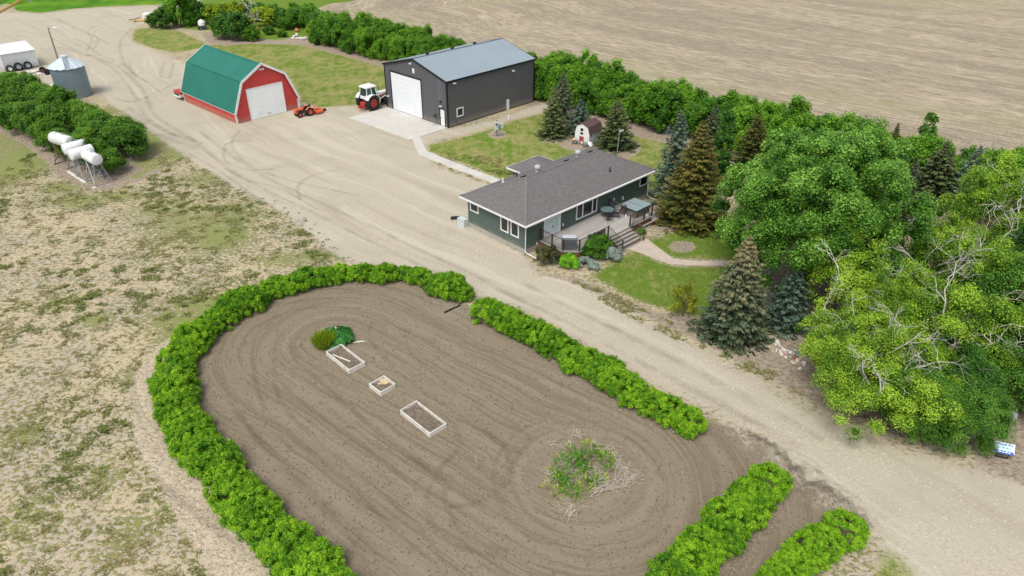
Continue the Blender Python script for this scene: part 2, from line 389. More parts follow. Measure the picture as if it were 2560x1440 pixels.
# flow coordinates: across / along the way wheels or implements ran
WEED = np.array(G(1465, 1195)[:2]); RH = np.array(G(835, 850)[:2])
sd_, al_ = sdline(P2, [RH, (RH+WEED)/2, WEED])
cap = np.abs(sd_); e_ = WEED-RH; L_ = np.linalg.norm(e_); tt = ((P2-RH)@e_)/L_
cap = np.where(tt < 0, np.linalg.norm(P2-RH, axis=1), np.where(tt > L_, np.linalg.norm(P2-WEED, axis=1), np.abs(((P2-RH)@np.array((-e_[1], e_[0])))/L_)))
dW = np.linalg.norm(P2-WEED, axis=1)
ROAD = smooth(GP([(120, 40), (250, 95), (330, 190), (430, 300), (600, 410), (800, 505), (1000, 605), (1200, 690), (1400, 775), (1700, 920), (2000, 1085), (2300, 1270), (2600, 1450), (3000, 1700)]), 6)
ru, rv = sdline(P2, ROAD)
fline = [tuple(G(930, -30)[:2]), tuple(G(850, 6)[:2]), tuple(G(818, 24)[:2]), tuple(G(850, 46)[:2]), tuple(G(905, 62)[:2])]+[tuple(belt_back+BELTD*s) for s in (8, 40, 120, 600)]
fu, fv = sdline(P2, fline)
isF, isS = Z['mF'] > .02, (Z['mS'] > .02) & (Z['mG'] < .5)
Z['fu'] = np.where(isF, fu, np.where(isS, cap, ru)); Z['fv'] = np.where(isF, fv, np.where(isS, al_, rv)); Z['fw'] = dW; Z['fc'] = cap

def vnoise(P, s, seed):
    r = np.random.default_rng(seed); T = r.random((64, 64)); q = P/s; i = np.floor(q).astype(int); f = q-i; f = f*f*(3-2*f)
    a = T[i[:, 1] % 64, i[:, 0] % 64]; b = T[i[:, 1] % 64, (i[:, 0]+1) % 64]; c = T[(i[:, 1]+1) % 64, i[:, 0] % 64]; d = T[(i[:, 1]+1) % 64, (i[:, 0]+1) % 64]
    return (a*(1-f[:, 0])+b*f[:, 0])*(1-f[:, 1])+(c*(1-f[:, 0])+d*f[:, 0])*f[:, 1]

def ground_material():
    b = NB('ground'); pos = b.n('ShaderNodeNewGeometry').outputs['Position']
    n05 = b.noise(pos, .05, 3); n2 = b.noise(pos, .22, 4, .6); n1 = b.noise(pos, .9, 4, .62); n3 = b.noise(pos, 3.2, 4, .65); n12 = b.noise(pos, 14, 3, .6); n40 = b.noise(pos, 45, 2, .6)
    A = {k: b.attr(k) for k in ('mF', 'mG', 'mS', 'mT', 'mC', 'mL', 'mB', 'mD', 'mW', 'fu', 'fv', 'fw')}
    rag = b.math('ADD', b.math('MULTIPLY', b.math('SUBTRACT', n1, .5), .9), b.math('MULTIPLY', b.math('SUBTRACT', n3, .5), .9))
    def msk(k, wob=1.0, s=.10): return b.ramp(b.math('ADD', A[k], b.math('MULTIPLY', rag, wob)), .5-s, .5+s)
    flow = b.xyz(A['fu'], A['fv'], 0); cap_a = b.attr('fc')
    # rough grass: straw ground with tufts
    tuft = b.noise(b.map(pos, (1, 1.2, 1)), 3.1, 4, .6, .25)
    dens = b.math('ADD', b.math('MULTIPLY', A['mD'], .31), b.math('MULTIPLY', b.math('SUBTRACT', n2, .5), .22))
    tf = b.math('MULTIPLY', b.ramp(b.math('ADD', tuft, dens), .49, .65), .78)
    straw = b.mix(b.ramp(n12, .3, .7), (.36, .295, .205), (.56, .475, .335))
    straw = b.mix(b.ramp(n2, .38, .62), straw, b.mix(n12, (.33, .28, .22), (.50, .43, .345)))
    strtuft = b.mix(n12, (.28, .23, .10), (.43, .355, .175))
    straw = b.mix(b.ramp(b.noise(pos, 4.2, 4, .7, .4), .50, .62), straw, strtuft)
    grn = b.mix(b.ramp(n12, .3, .7), (.105, .130, .022), (.235, .245, .058))
    grn = b.mix(b.math('MULTIPLY', A['mD'], .8), grn, b.mix(n12, (.095, .155, .016), (.185, .265, .040)))
    col = b.mix(tf, straw, grn)
    # lawn
    lg = b.mix(b.ramp(n12, .28, .72), (.078, .142, .014), (.165, .248, .034))
    mow = b.noise(b.map(pos, (1.3, .35, 1), (0, 0, R(-46))), .7, 5, .7, 1.2)
    ld = b.mix(n12, (.225, .22, .065), (.37, .34, .145)); n6 = b.noise(pos, 5.5, 5, .75)
    lawn = b.mix(b.ramp(b.math('SUBTRACT', b.math('ADD', b.math('MULTIPLY', b.math('ADD', n2, b.math('ADD', n1, n6)), .26), b.math('MULTIPLY', mow, .26)), b.math('MULTIPLY', A['mD'], .22)), .455, .585), lg, ld)
    col = b.mix(msk('mL', .7, .16), col, lawn)
    # bare beds, pale trail
    bed = b.mix(b.ramp(n3, .3, .7), (.235, .185, .135), (.38, .318, .243)); bed = b.mix(b.ramp(n12, .55, .7), bed, (.46, .395, .31))
    col = b.mix(msk('mB', .7, .14), col, bed)
    tr = b.mix(b.ramp(b.noise(pos, 7, 4, .7), .35, .65), (.37, .31, .225), (.56, .475, .345))
    tr = b.mix(b.math('MULTIPLY', b.ramp(b.noise(b.xyz(cap_a, b.math('MULTIPLY', A['fv'], .05), 5), 1.3, 3, .6), .48, .62), .55), tr, (.27, .222, .165))
    col = b.mix(msk('mT', .6, .14), col, tr)
    # garden soil with wheel passes
    n9 = b.noise(pos, 8, 5, .75); so_ = b.mix(b.ramp(n9, .3, .7), b.mix(n1, (.155, .126, .092), (.185, .152, .113)), b.mix(n1, (.215, .178, .134), (.25, .208, .158)))
    wav = b.math('ADD', A['fu'], b.math('MULTIPLY', b.math('SUBTRACT', b.noise(pos, .12, 2), .5), 1.2))
    tr1 = b.noise(b.xyz(b.math('MULTIPLY', wav, 1.0), b.math('MULTIPLY', A['fv'], .035), 0), 1.5, 3, .55)
    tr2 = b.noise(b.xyz(b.math('ADD', A['fw'], b.math('MULTIPLY', n2, 1.6)), b.math('MULTIPLY', n05, 3), 7), 1.25, 3, .6)
    near = b.math('MULTIPLY', b.ramp(b.math('ADD', A['fw'], b.math('MULTIPLY', n2, 2.0)), 7.2, 4.4), .75)
    fine = b.noise(b.xyz(wav, b.math('MULTIPLY', A['fv'], .06), 3), 4.2, 2, .5)
    trk = b.math('ADD', b.math('MULTIPLY', tr1, b.math('SUBTRACT', 1.0, near)), b.math('MULTIPLY', tr2, near)); trk = b.math('ADD', b.math('MULTIPLY', trk, .62), b.math('MULTIPLY', fine, .38))
    so_ = b.mix(b.math('MULTIPLY', b.ramp(trk, .495, .60), .55), so_, b.mix(n9, (.125, .098, .069), (.175, .141, .103)))
    so_ = b.mix(b.math('MULTIPLY', b.ramp(trk, .48, .40), .4), so_, b.mix(n9, (.225, .188, .143), (.285, .24, .185)))
    so_ = b.mix(b.math('MULTIPLY', b.ramp(n40, .56, .70), .5), so_, (.34, .29, .23)); so_ = b.mix(b.math('MULTIPLY', b.ramp(n9, .40, .28), .6), so_, (.095, .074, .052))
    pm = b.ramp(b.vor(pos, 2.6), .045, .02)
    so_ = b.mix(b.math('MULTIPLY', pm, .8), so_, (.45, .41, .35))
    so_ = b.mix(1.0, so_, (1.07, 1.065, 1.005), 'MULTIPLY')
    soilm = msk('mS', .45, .16)
    # gravel
    n7 = b.noise(pos, 5, 6, .8); gr = b.mix(b.ramp(n7, .3, .7), (.370, .324, .252), (.520, .462, .370))
    gr = b.mix(b.ramp(n2, .36, .66), gr, b.mix(n12, (.36, .318, .252), (.50, .446, .362)))
    st = b.noise(b.xyz(b.math('ADD', A['fu'], b.math('MULTIPLY', n05, 5)), b.math('MULTIPLY', A['fv'], .035), 0), .75, 4, .6)
    gr = b.mix(b.math('MULTIPLY', b.ramp(st, .52, .66), .5), gr, b.mix(n7, (.29, .245, .185), (.43, .375, .295)))
    gr = b.mix(b.math('MULTIPLY', b.ramp(st, .45, .36), .45), gr, b.mix(n7, (.50, .445, .355), (.60, .545, .45)))
    gr = b.mix(b.math('MULTIPLY', b.ramp(b.math('ADD', b.math('MULTIPLY', n2, .6), b.math('MULTIPLY', n7, .4)), .52, .64), .45), gr, (.345, .295, .225)); gr = b.mix(b.math('MULTIPLY', b.ramp(n40, .58, .74), .5), gr, (.66, .62, .54))
    gr = b.mix(b.math('MULTIPLY', b.ramp(n40, .42, .28), .45), gr, (.25, .215, .17))
    gr = b.mix(1.0, gr, (.965, .98, .96), 'MULTIPLY')
    gravm = msk('mG', .55, .15)
    col = b.mix(soilm, col, so_)
    col = b.mix(gravm, col, gr)
    col = b.mix(b.math('MULTIPLY', msk('mW', .3, .2), .8), col, (.68, .64, .58))
    # stubble field
    rows = b.noise(b.xyz(b.math('ADD', A['fu'], b.math('MULTIPLY', n1, .08)), b.math('MULTIPLY', A['fv'], .09), 0), 2.1, 4, .65)
    fi = b.mix(b.ramp(b.math('ADD', b.math('MULTIPLY', rows, .55), b.math('MULTIPLY', b.noise(b.xyz(b.math('MULTIPLY', A['fu'], 1.5), b.math('MULTIPLY', A['fv'], .35), 4), 1.3, 5, .75), .5)), .42, .62), (.255, .21, .15), (.47, .40, .285))
    fi = b.mix(b.math('MULTIPLY', b.ramp(b.noise(b.xyz(b.math('MULTIPLY', A['fu'], .9), b.math('MULTIPLY', A['fv'], .10), 3), .20, 4, .65), .40, .62), .7), fi, b.mix(b.ramp(n3, .35, .65), (.185, .150, .110), (.335, .28, .205)))
    fi = b.mix(b.math('MULTIPLY', b.ramp(b.noise(b.xyz(A['fu'], b.math('MULTIPLY', A['fv'], .3), 9), .06, 3), .52, .66), .5), fi, (.31, .30, .165))
    sp1 = b.noise(b.xyz(b.math('MULTIPLY', A['fu'], 1.0), b.math('MULTIPLY', A['fv'], .45), 2), 1.0, 5, .8)
    fi = b.mix(b.math('MULTIPLY', b.ramp(sp1, .54, .68), .42), fi, (.62, .55, .41)); fi = b.mix(b.math('MULTIPLY', b.ramp(sp1, .47, .34), .36), fi, (.20, .162, .12))
    col = b.mix(msk('mF', .5, .14), col, fi)
    cp = b.mix(b.ramp(b.noise(b.map(pos, (1, .35, 1)), .35, 4, .6), .35, .65), (.055, .160, .007), (.105, .255, .014))
    cp = b.mix(b.math('MULTIPLY', b.ramp(b.noise(pos, .09, 2), .5, .62), .5), cp, (.15, .28, .02))
    col = b.mix(msk('mC', .4, .10), col, cp)
    hgt = b.math('ADD', b.math('MULTIPLY', n3, .6), b.math('ADD', b.math('MULTIPLY', n12, .35), b.math('MULTIPLY', tf, b.math('SUBTRACT', 1.0, b.math('MAXIMUM', gravm, soilm)))))
    hgt = b.math('SUBTRACT', hgt, b.math('MULTIPLY', b.math('MULTIPLY', b.ramp(trk, .47, .60), soilm), .5))
    b.bsdf(col, .95, 0, .12, b.bump(hgt, .75, .10))
    return b.m
GM = ground_material()
# one surface, its faces handed to the named pieces of setting they belong to
ctr = lambda k: Z[k].reshape(ny, nx)
def fc(k): a = ctr(k); return (a[:-1, :-1]+a[1:, :-1]+a[:-1, 1:]+a[1:, 1:]).ravel()/4
own = np.zeros((nx-1)*(ny-1), int); NAMES = ['rough_grass', 'lawn', 'bare_earth', 'dirt_track', 'garden_soil', 'gravel_yard', 'stubble_field', 'crop_field']
for i, k in enumerate(('mL', 'mB', 'mT', 'mS', 'mG', 'mF', 'mC')): own = np.where(fc(k) > .5, i+1, own)
jj, ii = np.divmod(np.arange((nx-1)*(ny-1)), nx-1)
Q = np.stack([jj*nx+ii, jj*nx+ii+1, (jj+1)*nx+ii+1, (jj+1)*nx+ii], 1)
def fastmesh(name, V, Qd, mats, attrs=None, fattrs=None, mi=None):
    me = bpy.data.meshes.new(name); nv, nf = len(V), len(Qd)
    me.vertices.add(nv); me.vertices.foreach_set('co', np.asarray(V, np.float32).ravel())
    me.loops.add(nf*4); me.loops.foreach_set('vertex_index', np.asarray(Qd, np.int32).ravel())
    me.polygons.add(nf); me.polygons.foreach_set('loop_start', np.arange(nf, dtype=np.int32)*4)
    for m in (mats if isinstance(mats, (list, tuple)) else [mats]): me.materials.append(m)
    if mi is not None: me.polygons.foreach_set('material_index', np.asarray(mi, np.int32))
    for k, a in (attrs or {}).items(): me.attributes.new(k, 'FLOAT', 'POINT').data.foreach_set('value', np.asarray(a, np.float32))
    for k, a in (fattrs or {}).items(): me.attributes.new(k, 'FLOAT', 'FACE').data.foreach_set('value', np.asarray(a, np.float32))
    me.update(calc_edges=True); return me
for i, nm in enumerate(NAMES):
    q = Q[own == i]
    if not len(q): continue
    u, inv = np.unique(q, return_inverse=True); inv = inv.reshape(q.shape)
    V = np.concatenate([P2[u], np.zeros((len(u), 1))], 1)
    me = fastmesh(nm, V, inv, GM, {k: Z[k][u] for k in Z})
    o = bpy.data.objects.new(nm, me); COL.objects.link(o); tag(o, kind='structure')

# concrete apron, walk, paved path: real slabs a few centimetres proud
m_conc = mat('concrete', (.52, .50, .455), .85, .06, .8, dirt=.6, dirtcol=(.40, .36, .30))
m_path = mat('paver_path', (.50, .42, .345), .9, .10, 2, pat='paver', depth=.10, dirt=1.2, dirtcol=(.38, .32, .25))
def slab(name, pts, h, m):
    b = MB(); b.prism(pts, -.02, h); return tag(b.build(name, m), kind='structure')
# ------------------------------------------------------------------ materials for built things
m_white = mat('white_paint', (.72, .72, .71), .5, .04, 1.5, dirt=.9, dirtcol=(.62, .60, .56))
m_whitem = mat('white_metal', (.70, .72, .73), .42, .03, 1.2, dirt=.5, dirtcol=(.66, .66, .64))
m_whitedoor = mat('white_sectional_door', (.71, .745, .765), .45, .03, .7, pat='lap', per=.53, depth=.12, dirt=.35, dirtcol=(.66, .68, .67))
m_red = mat('red_siding', (.58, .066, .060), .5, .07, .8, pat='ribs', per=.23, depth=.35)
m_greenroof = mat('green_metal_roof', (.018, .168, .125), .5, .08, .6, spec=.22, pat='ribs', per=.30, depth=.35)
m_char = mat('charcoal_siding', (.105, .105, .112), .5, .05, .6, pat='ribs', per=.30, depth=.25)
m_charpatch = mat('blue_grey_panel', (.105, .112, .135), .5, .05, .6)
m_black = mat('black_trim', (.012, .015, .018), .45, .15, 2)
m_bluegrey = mat('blue_grey_metal_roof', (.255, .315, .355), .36, .04, .35, spec=.45, pat='ribs', per=.45, depth=.10)
m_sage = mat('green_lap_siding', (.085, .118, .100), .6, .07, .8, pat='lap', per=.15, depth=.45)
m_shing = mat('grey_shingles', (.160, .150, .148), .9, .10, .7, pat='shingle', depth=.30)
m_ridge = mat('ridge_shingles', (.165, .156, .154), .9, .12, 3)
m_found = mat('foundation_concrete', (.36, .345, .305), .9, .08, 1, dirt=.8)
m_deck = mat('weathered_deck_boards', (.365, .345, .315), .8, .10, 1.6, pat='planks', per=.14, depth=.16, dirt=.7, dirtcol=(.30, .27, .225))
m_tread = mat('grey_stair_boards', (.29, .265, .23), .8, .12, 3)
m_riser = mat('dark_stair_wood', (.115, .10, .085), .8, .15, 3)
m_rust = mat('rust_brown_skirting', (.19, .090, .042), .8, .22, 2, dirt=1.5, dirtcol=(.12, .07, .045))
m_bronze = mat('bronze_metal_rail', (.055, .048, .043), .5, .15, 4)
m_blkmetal = mat('black_metal', (.022, .022, .024), .5, .2, 4)
m_rubber = mat('tyre_rubber', (.018, .018, .019), .85, .25, 5)
m_galv = mat('galvanised_steel', (.36, .39, .41), .42, .10, 2, metal=.35, dirt=2, dirtcol=(.25, .22, .19))
m_binwall = mat('corrugated_bin_wall', (.23, .31, .355), .42, .07, 1.2, metal=.2, pat='ribs', per=.20, depth=.35, dirt=.9, dirtcol=(.22, .24, .24))
m_binroof = mat('bin_roof_steel', (.54, .64, .69), .4, .05, 1.2, metal=.2)
m_wood = mat('weathered_wood', (.25, .225, .195), .85, .2, 3)
m_ruststeel = mat('rusty_steel', (.14, .065, .045), .85, .3, 4)
m_plankw = mat('whitewashed_plank', (.64, .615, .555), .8, .10, 2.5, dirt=1.6, dirtcol=(.33, .31, .28))
m_bedsoil = mat('planter_soil', (.17, .135, .10), .95, .35, 6, dirt=3.2, dirtcol=(.045, .034, .026))
m_glass = glass_mat('window_glass'); m_glassg = glass_mat('green_tinted_glass', (.012, .05, .036), .1)
m_litepane = glass_mat('pale_door_glass', (.42, .52, .55), .2)
m_grille = mat('cover_vinyl_grey', (.13, .14, .155), .55, .15, 3)
m_coverL = mat('cover_top_grey', (.42, .45, .48), .5, .08, 3)
m_tubtop = mat('teal_spa_cover', (.235, .295, .305), .5, .08, 2, dirt=1.3, dirtcol=(.27, .32, .32))
m_tubedge = mat('dark_teal_vinyl', (.035, .065, .072), .5, .1, 3)
m_tubside = mat('brown_spa_cabinet', (.075, .060, .052), .6, .12, 3, pat='ribs', per=.18, depth=.3)
m_tglass = glass_mat('frosted_table_glass', (.11, .155, .152), .25)
m_sling = mat('dark_sling_fabric', (.032, .036, .045), .8, .2, 4)
m_tred = mat('tractor_red', (.40, .045, .03), .5, .15, 4)
m_orange = mat('orange_paint', (.62, .115, .035), .5, .12, 4, dirt=3, dirtcol=(.35, .12, .07))
m_engine = mat('dark_engine_steel', (.045, .05, .052), .7, .3, 6)
m_brownroof = mat('brown_shingles', (.115, .066, .066), .9, .15, 2, pat='shingle', depth=.25)
m_shedred = mat('red_door_paint', (.34, .045, .05), .6, .1, 2)
m_ltgrey = mat('light_grey_box', (.50, .56, .58), .5, .05, 3)
m_tealbox = mat('teal_grey_box', (.17, .235, .25), .5, .08, 3)
m_whitlap = mat('white_lap_siding', (.74, .77, .78), .6, .04, 2, pat='lap', per=.2, depth=.25)
m_whitrib = mat('white_ribbed_steel', (.70, .735, .755), .45, .04, 1, pat='ribs', per=.32, depth=.30)
m_hose = mat('green_hose', (.05, .20, .045), .5, .1, 3)
m_blue = mat('blue_print', (.03, .10, .42), .5, .1, 3); m_green2 = mat('green_print', (.10, .42, .30), .5, .1, 3); m_signw = mat('sign_face', (.60, .76, .84), .45, .05, 3)
m_yellow = mat('auger_yellow', (.62, .37, .09), .5, .08, 1.5)

def frame_on(parent, name, plane, a0, a1, z0, z1, wall, out, fw=.11, pane=m_glass, splits=(), m=m_white, label=None, hbar=()):
    """a framed opening on a wall: plane 'x' (wall at x=wall, facing out=-1) or 'y'"""
    b = MB(); d0, d1 = wall-out*.01, wall+out*.045
    def bx(u0, u1, w0, w1, e0=d0, e1=d1):
        if plane == 'x': b.box(e0, e1, u0, u1, w0, w1)
        else: b.box(u0, u1, e0, e1, w0, w1)
    bx(a0, a1, z0, z0+fw); bx(a0, a1, z1-fw, z1); bx(a0, a0+fw, z0+fw, z1-fw); bx(a1-fw, a1, z0+fw, z1-fw)
    for q, w in splits: bx(q-w/2, q+w/2, z0+fw, z1-fw)
    for q, w in hbar: bx(a0+fw, a1-fw, q-w/2, q+w/2, d0, wall+out*.038)
    o = b.build(name, m, parent)
    ed = [a0+fw]; 
    for q, w in splits: ed += [q-w/2, q+w/2]
    ed.append(a1-fw)
    for i in range(0, len(ed), 2):
        p = MB(); e0, e1 = wall-out*.008, wall+out*.02
        if plane == 'x': p.box(e0, e1, ed[i], ed[i+1], z0+fw, z1-fw)
        else: p.box(ed[i], ed[i+1], e0, e1, z0+fw, z1-fw)
        p.build('pane', pane if not isinstance(pane, list) else pane[i//2], o)
    if label: o['label'] = label
    return o
def cyl(b, c, r, l, ax='z', n=20, r2=None):
    rot = {'z': Matrix.Identity(4), 'x': Matrix.Rotation(PI/2, 4, 'Y'), 'y': Matrix.Rotation(-PI/2, 4, 'X')}[ax]
    return b.lathe([(r, -l/2), (r if r2 is None else r2, l/2)], n, Matrix.Translation(c) @ rot)

# ------------------------------------------------------------------ grey steel shop
SHOP = ((-7.56, 82.02, 0), R(45.82))
def world(fr, x, y, z=0):
    (ox, oy, oz), a = fr; return Vector((ox+x*math.cos(a)-y*math.sin(a), oy+x*math.sin(a)+y*math.cos(a), oz+z))
def shop():
    t = thing('steel_shop', 'large charcoal steel shop with pale blue grey roof and white overhead door', 'shop building', *SHOP)
    L, Wd, he, hp = 14.81, 11.7, 5.5, 7.06
    b = MB(); gab = [(0, 0), (Wd, 0), (Wd, he-.02), (Wd/2, hp-.02), (0, he-.02)]
    b.sweep(gab, lambda y, z: (0, y, z), lambda y, z: (L, y, z)); b.build('wall', m_char, t)
    b = MB(); o = .12; k = (hp-he)/(Wd/2)
    for s in (0, 1):
        Y = lambda y: Wd-y if s else y
        pr = [(-o, he-o*k), (Wd/2, hp), (Wd/2, hp+.07), (-o, he-o*k+.07)]
        q = [(Y(y), z) for y, z in pr]; q = q if not s else q[::-1]
        b.sweep(q, lambda y, z: (-o, y, z), lambda y, z: (L+o, y, z))
    rf = b.build('roof', m_bluegrey, t)
    b = MB()
    for x in (-o-.03, L+o):
        for s in (0, 1):
            Y = lambda y: Wd-y if s else y
            pr = [(-o-.02, he-o*k-.14), (Wd/2, hp-.12), (Wd/2, hp+.085), (-o-.02, he-o*k+.085)]; q = [(Y(y), z) for y, z in pr]; q = q if not s else q[::-1]
            b.sweep(q, lambda y, z: (x, y, z), lambda y, z: (x+.03, y, z))
    for y0, y1 in ((-o-.05, -o), (Wd+o, Wd+o+.05)): b.box(-o-.03, L+o+.03, y0, y1, he-o*k-.13, he-o*k+.06)
    b.build('eave_trim', m_black, t)
    b = MB(); b.sweep([(Wd/2-.22, hp+.02), (Wd/2, hp+.10), (Wd/2+.22, hp+.02), (Wd/2, hp+.07)], lambda y, z: (-o, y, z), lambda y, z: (L+o, y, z)); b.build('ridge_cap', m_charpatch, rf)
    for x in (2.4, 6.4, 10.2): 
        b = MB(); b.box(x, x+.35, Wd/2+.25, Wd/2+.5, hp-.06, hp+.2); b.build('snow_stop', m_black, rf)
    for x, y in ((-.03, -.03), (-.03, Wd-.14), (L-.14, -.03), (L-.14, Wd-.14)): b = MB(); b.box(x, x+.17, y, y+.17, 0, he-.15); b.build('corner_trim', m_black, t)
    pass
    b = MB(); b.box(-.025, .005, -.02, Wd+.02, 0, .10); b.box(-.02, L+.02, -.025, .005, 0, .10); b.build('base_trim', m_black, t)
    b = MB(); b.box(-.012, .02, 4.66, 10.4, .02, 4.74); d = b.build('overhead_door', m_whitedoor, t)
    b = MB(); b.box(-.05, .01, 10.4, 10.58, 0, 4.9); b.box(-.05, .01, 4.56, 4.66, 0, 4.9); b.box(-.05, .01, 4.66, 10.4, 4.74, 4.9); b.build('door_trim', m_black, d)
    b = MB(); b.box(-.02, .02, .52, 1.28, .06, 2.07); d = b.build('entry_door', m_white, t)
    b = MB(); b.box(-.05, .01, 1.28, 1.42, 0, 2.2); b.box(-.05, .01, .44, .52, 0, 2.2); b.box(-.05, .01, .52, 1.28, 2.07, 2.2); b.build('door_frame', m_black, d)
    b = MB(); b.blob((-.06, 1.19, 1.05), (.05, .05, .05)); b.build('door_knob', m_blkmetal, d)
    b = MB(); b.box(-.008, .01, .80, 1.62, 2.22, 5.44); b.build('wall_panel', m_charpatch, t)
    b = MB(); b.box(-.04, .01, 5.68, 6.06, 5.38, 5.92)
    for z in (5.47, 5.58, 5.69, 5.80): b.box(-.055, -.04, 5.72, 6.02, z, z+.05)
    b.build('gable_vent', m_white, t)
    for p, a in (((0, 6.2, 6.5), 'x'), ((0, 1.05, 2.48), 'x'), ((0, 11.2, 1.6), 'x'), ((1.05, 0, 5.15), 'y'), ((10.8, 0, 4.78), 'y')):
        b = MB()
        if a == 'x': b.obox((-.05, p[1], p[2]), (.10, .12, .12)); b.obox((-.2, p[1]-.05, p[2]-.06), (.26, .22, .10), 0, .5, 'Y')
        else: b.obox((p[0], -.05, p[2]), (.12, .10, .12)); b.obox((p[0]+.06, -.2, p[2]-.06), (.22, .26, .10), 0, -.5, 'X')
        b.build('wall_light', m_whitem, t)
    b = MB(); b.box(-.16, .0, .98, 1.2, 2.86, 3.06); b.box(-.24, -.16, .94, 1.24, 2.84, 2.92); b.build('exhaust_hood', m_blkmetal, t)
    frame_on(t, 'window', 'y', 1.40, 2.47, 1.01, 2.08, 0, -1, .13)
    b = MB(); b.box(9.80, 9.90, -.10, -.002, .02, 1.34); b.box(10.03, 10.16, -.13, -.002, .02, 1.33); b.build('vent_pipe', m_whitem, t)
    b = MB(); b.tube([(1.22, -.03, .72), (1.26, -.12, .66), (1.3, -.12, .3), (1.5, -.16, .06), (1.7, -.2, .04)], .02); b.build('hose', m_blkmetal, t)
    return t
shop()
ap = [world(SHOP, *p)[:2] for p in ((-6.0, 11.5), (-.03, 11.5), (-.03, .04), (-4.2, .02), (-5.75, .08))]
slab('concrete_apron', ap, .07, m_conc)
slab('concrete_walk', GP([(1031, 349), (1049.5, 344), (1066, 379), (1130, 405), (1251, 451), (1238, 461), (1120, 417), (1046, 387)]), .09, m_conc)
slab('paved_path', GP([(1566, 622), (1614, 596), (1650, 622), (1684, 648), (1740, 652), (1810, 652), (1930, 678), (1925, 690), (1800, 665), (1720, 664), (1672, 660), (1620, 640), (1598, 632)]), .03, m_path)
o = MB().tube([(0, 0, 0), (0, 0, 1.0)], .04).build('pole', m_galv)
def pipe_post():
    p = G(1088, 312); t = thing('gas_riser', 'small grey gas meter riser on a post by the shop door', 'gas riser', p, R(45))
    o.parent = t; bpy.data.objects[o.name].name = 'post'
    b = MB(); b.box(-.14, .14, -.10, .10, .98, 1.22); b.tube([(0, 0, 1.2), (0, .1, 1.32), (.1, .2, 1.3)], .035); b.build('meter', m_engine, t)
    b = MB(); b.box(-.25, .25, -.2, .2, .07, .10); b.build('base_plate', m_found, t)
pipe_post()

# ------------------------------------------------------------------ red barn
BARN = ((-32.94, 83.42, 0), R(47.0))
def barn():
    t = thing('gambrel_barn', 'red gambrel roofed barn with green metal roof and white overhead door', 'barn', *BARN)
    Wd, L = 8.59, 13.3; he, hk, hp, ki = 1.45, 4.69, 6.31, 1.41
    half = [(0, he), (ki, hk), (Wd/2, hp)]
    full = [(0, 0), (Wd, 0), (Wd, he), (Wd-ki, hk), (Wd/2, hp), (ki, hk), (0, he)]
    b = MB(); b.sweep([(x, z-.03 if z > 1 else z) for x, z in full], lambda x, z: (x, 0, z), lambda x, z: (x, L, z)); b.build('wall', m_red, t)
    ov = .25; b = MB(); th = .08
    e0 = (-.10, he-.22)                     # the lower slope flares a little past the wall
    def strip(a, c, s):
        f = lambda x: Wd-x if s else x
        n = np.array([-(c[1]-a[1]), c[0]-a[0]]); n = n/np.linalg.norm(n)*th
        pr = [a, c, (c[0]+n[0], c[1]+n[1]), (a[0]+n[0], a[1]+n[1])]; q = [(f(x), z) for x, z in pr]; q = q if not s else q[::-1]
        b.sweep(q, lambda x, z: (x, -ov, z), lambda x, z: (x, L+ov, z))
    for s in (0, 1): strip(e0, (ki, hk), s); strip((ki, hk), (Wd/2+.01, hp+.02), s)
    rf = b.build('roof', m_greenroof, t)
    for y0 in (-ov-.05, L+ov):
        b = MB()
        for s in (0, 1):
            f = lambda x: Wd-x if s else x
            for a, c in (((-.02, 0), (-.02, he-.2)), ((-.13, he-.24), (ki-.03, hk+.02)), ((ki-.03, hk+.02), (Wd/2, hp+.09))):
                d = np.array(c)-np.array(a); n = np.array([-d[1], d[0]])/np.linalg.norm(d)
                w0, w1 = (.12, -.16)
                pr = [(a[0]+n[0]*w1, a[1]+n[1]*w1), (c[0]+n[0]*w1, c[1]+n[1]*w1), (c[0]+n[0]*w0, c[1]+n[1]*w0), (a[0]+n[0]*w0, a[1]+n[1]*w0)]
                if a[1] == 0: pr = [(-.06, 0), (.16, 0), (.14, he-.2), (-.12, he-.2)]; yy = (-.05, .0) if y0 < 0 else (L, L+.05)
                else: yy = (y0, y0+.05)
                q = [(f(x), z) for x, z in pr]; q = q if not s else q[::-1]
                b.sweep(q, lambda x, z: (x, yy[0], z), lambda x, z: (x, yy[1], z))
        b.build('white_trim', m_white, t)
    b = MB(); b.box(-.16, -.09, -ov, L+ov, he-.27, he-.16); b.box(Wd+.09, Wd+.16, -ov, L+ov, he-.27, he-.16); b.build('gutter_edge', m_white, t)
    b = MB(); b.sweep([(Wd/2-.2, hp-.02+.06), (Wd/2, hp+.14), (Wd/2+.2, hp-.02+.06), (Wd/2, hp+.1)], lambda x, z: (x, -ov, z), lambda x, z: (x, L+ov, z)); b.build('ridge_cap', m_greenroof, rf)
    b = MB(); b.box(1.98, 6.62, -.012, .02, .02, 3.62); d = b.build('overhead_door', mat('brightened_white_door', (.82, .85, .865), .45, .03, .7, pat='lap', per=.45, depth=.10, dirt=.5, dirtcol=(.66, .70, .70)), t)  # barn copy of the door white, brightened to offset the gable's weaker sun
    b = MB(); b.box(1.86, 1.98, -.05, .01, 0, 3.76); b.box(6.62, 6.74, -.05, .01, 0, 3.76); b.box(1.98, 6.62, -.05, .01, 3.62, 3.76); b.build('door_trim', m_white, d)
    b = MB(); b.box(4.1, 4.6, -.06, -.012, .35, .41); b.build('door_handle', m_galv, d)
    b = MB(); b.box(3.95, 4.64, -.06, .0, 5.62, 5.72)
    for x in (4.05, 4.28, 4.5): b.box(x, x+.08, -.20, -.0, 5.60, 5.84)
    b.build('gable_louvre', m_white, t)
barn()

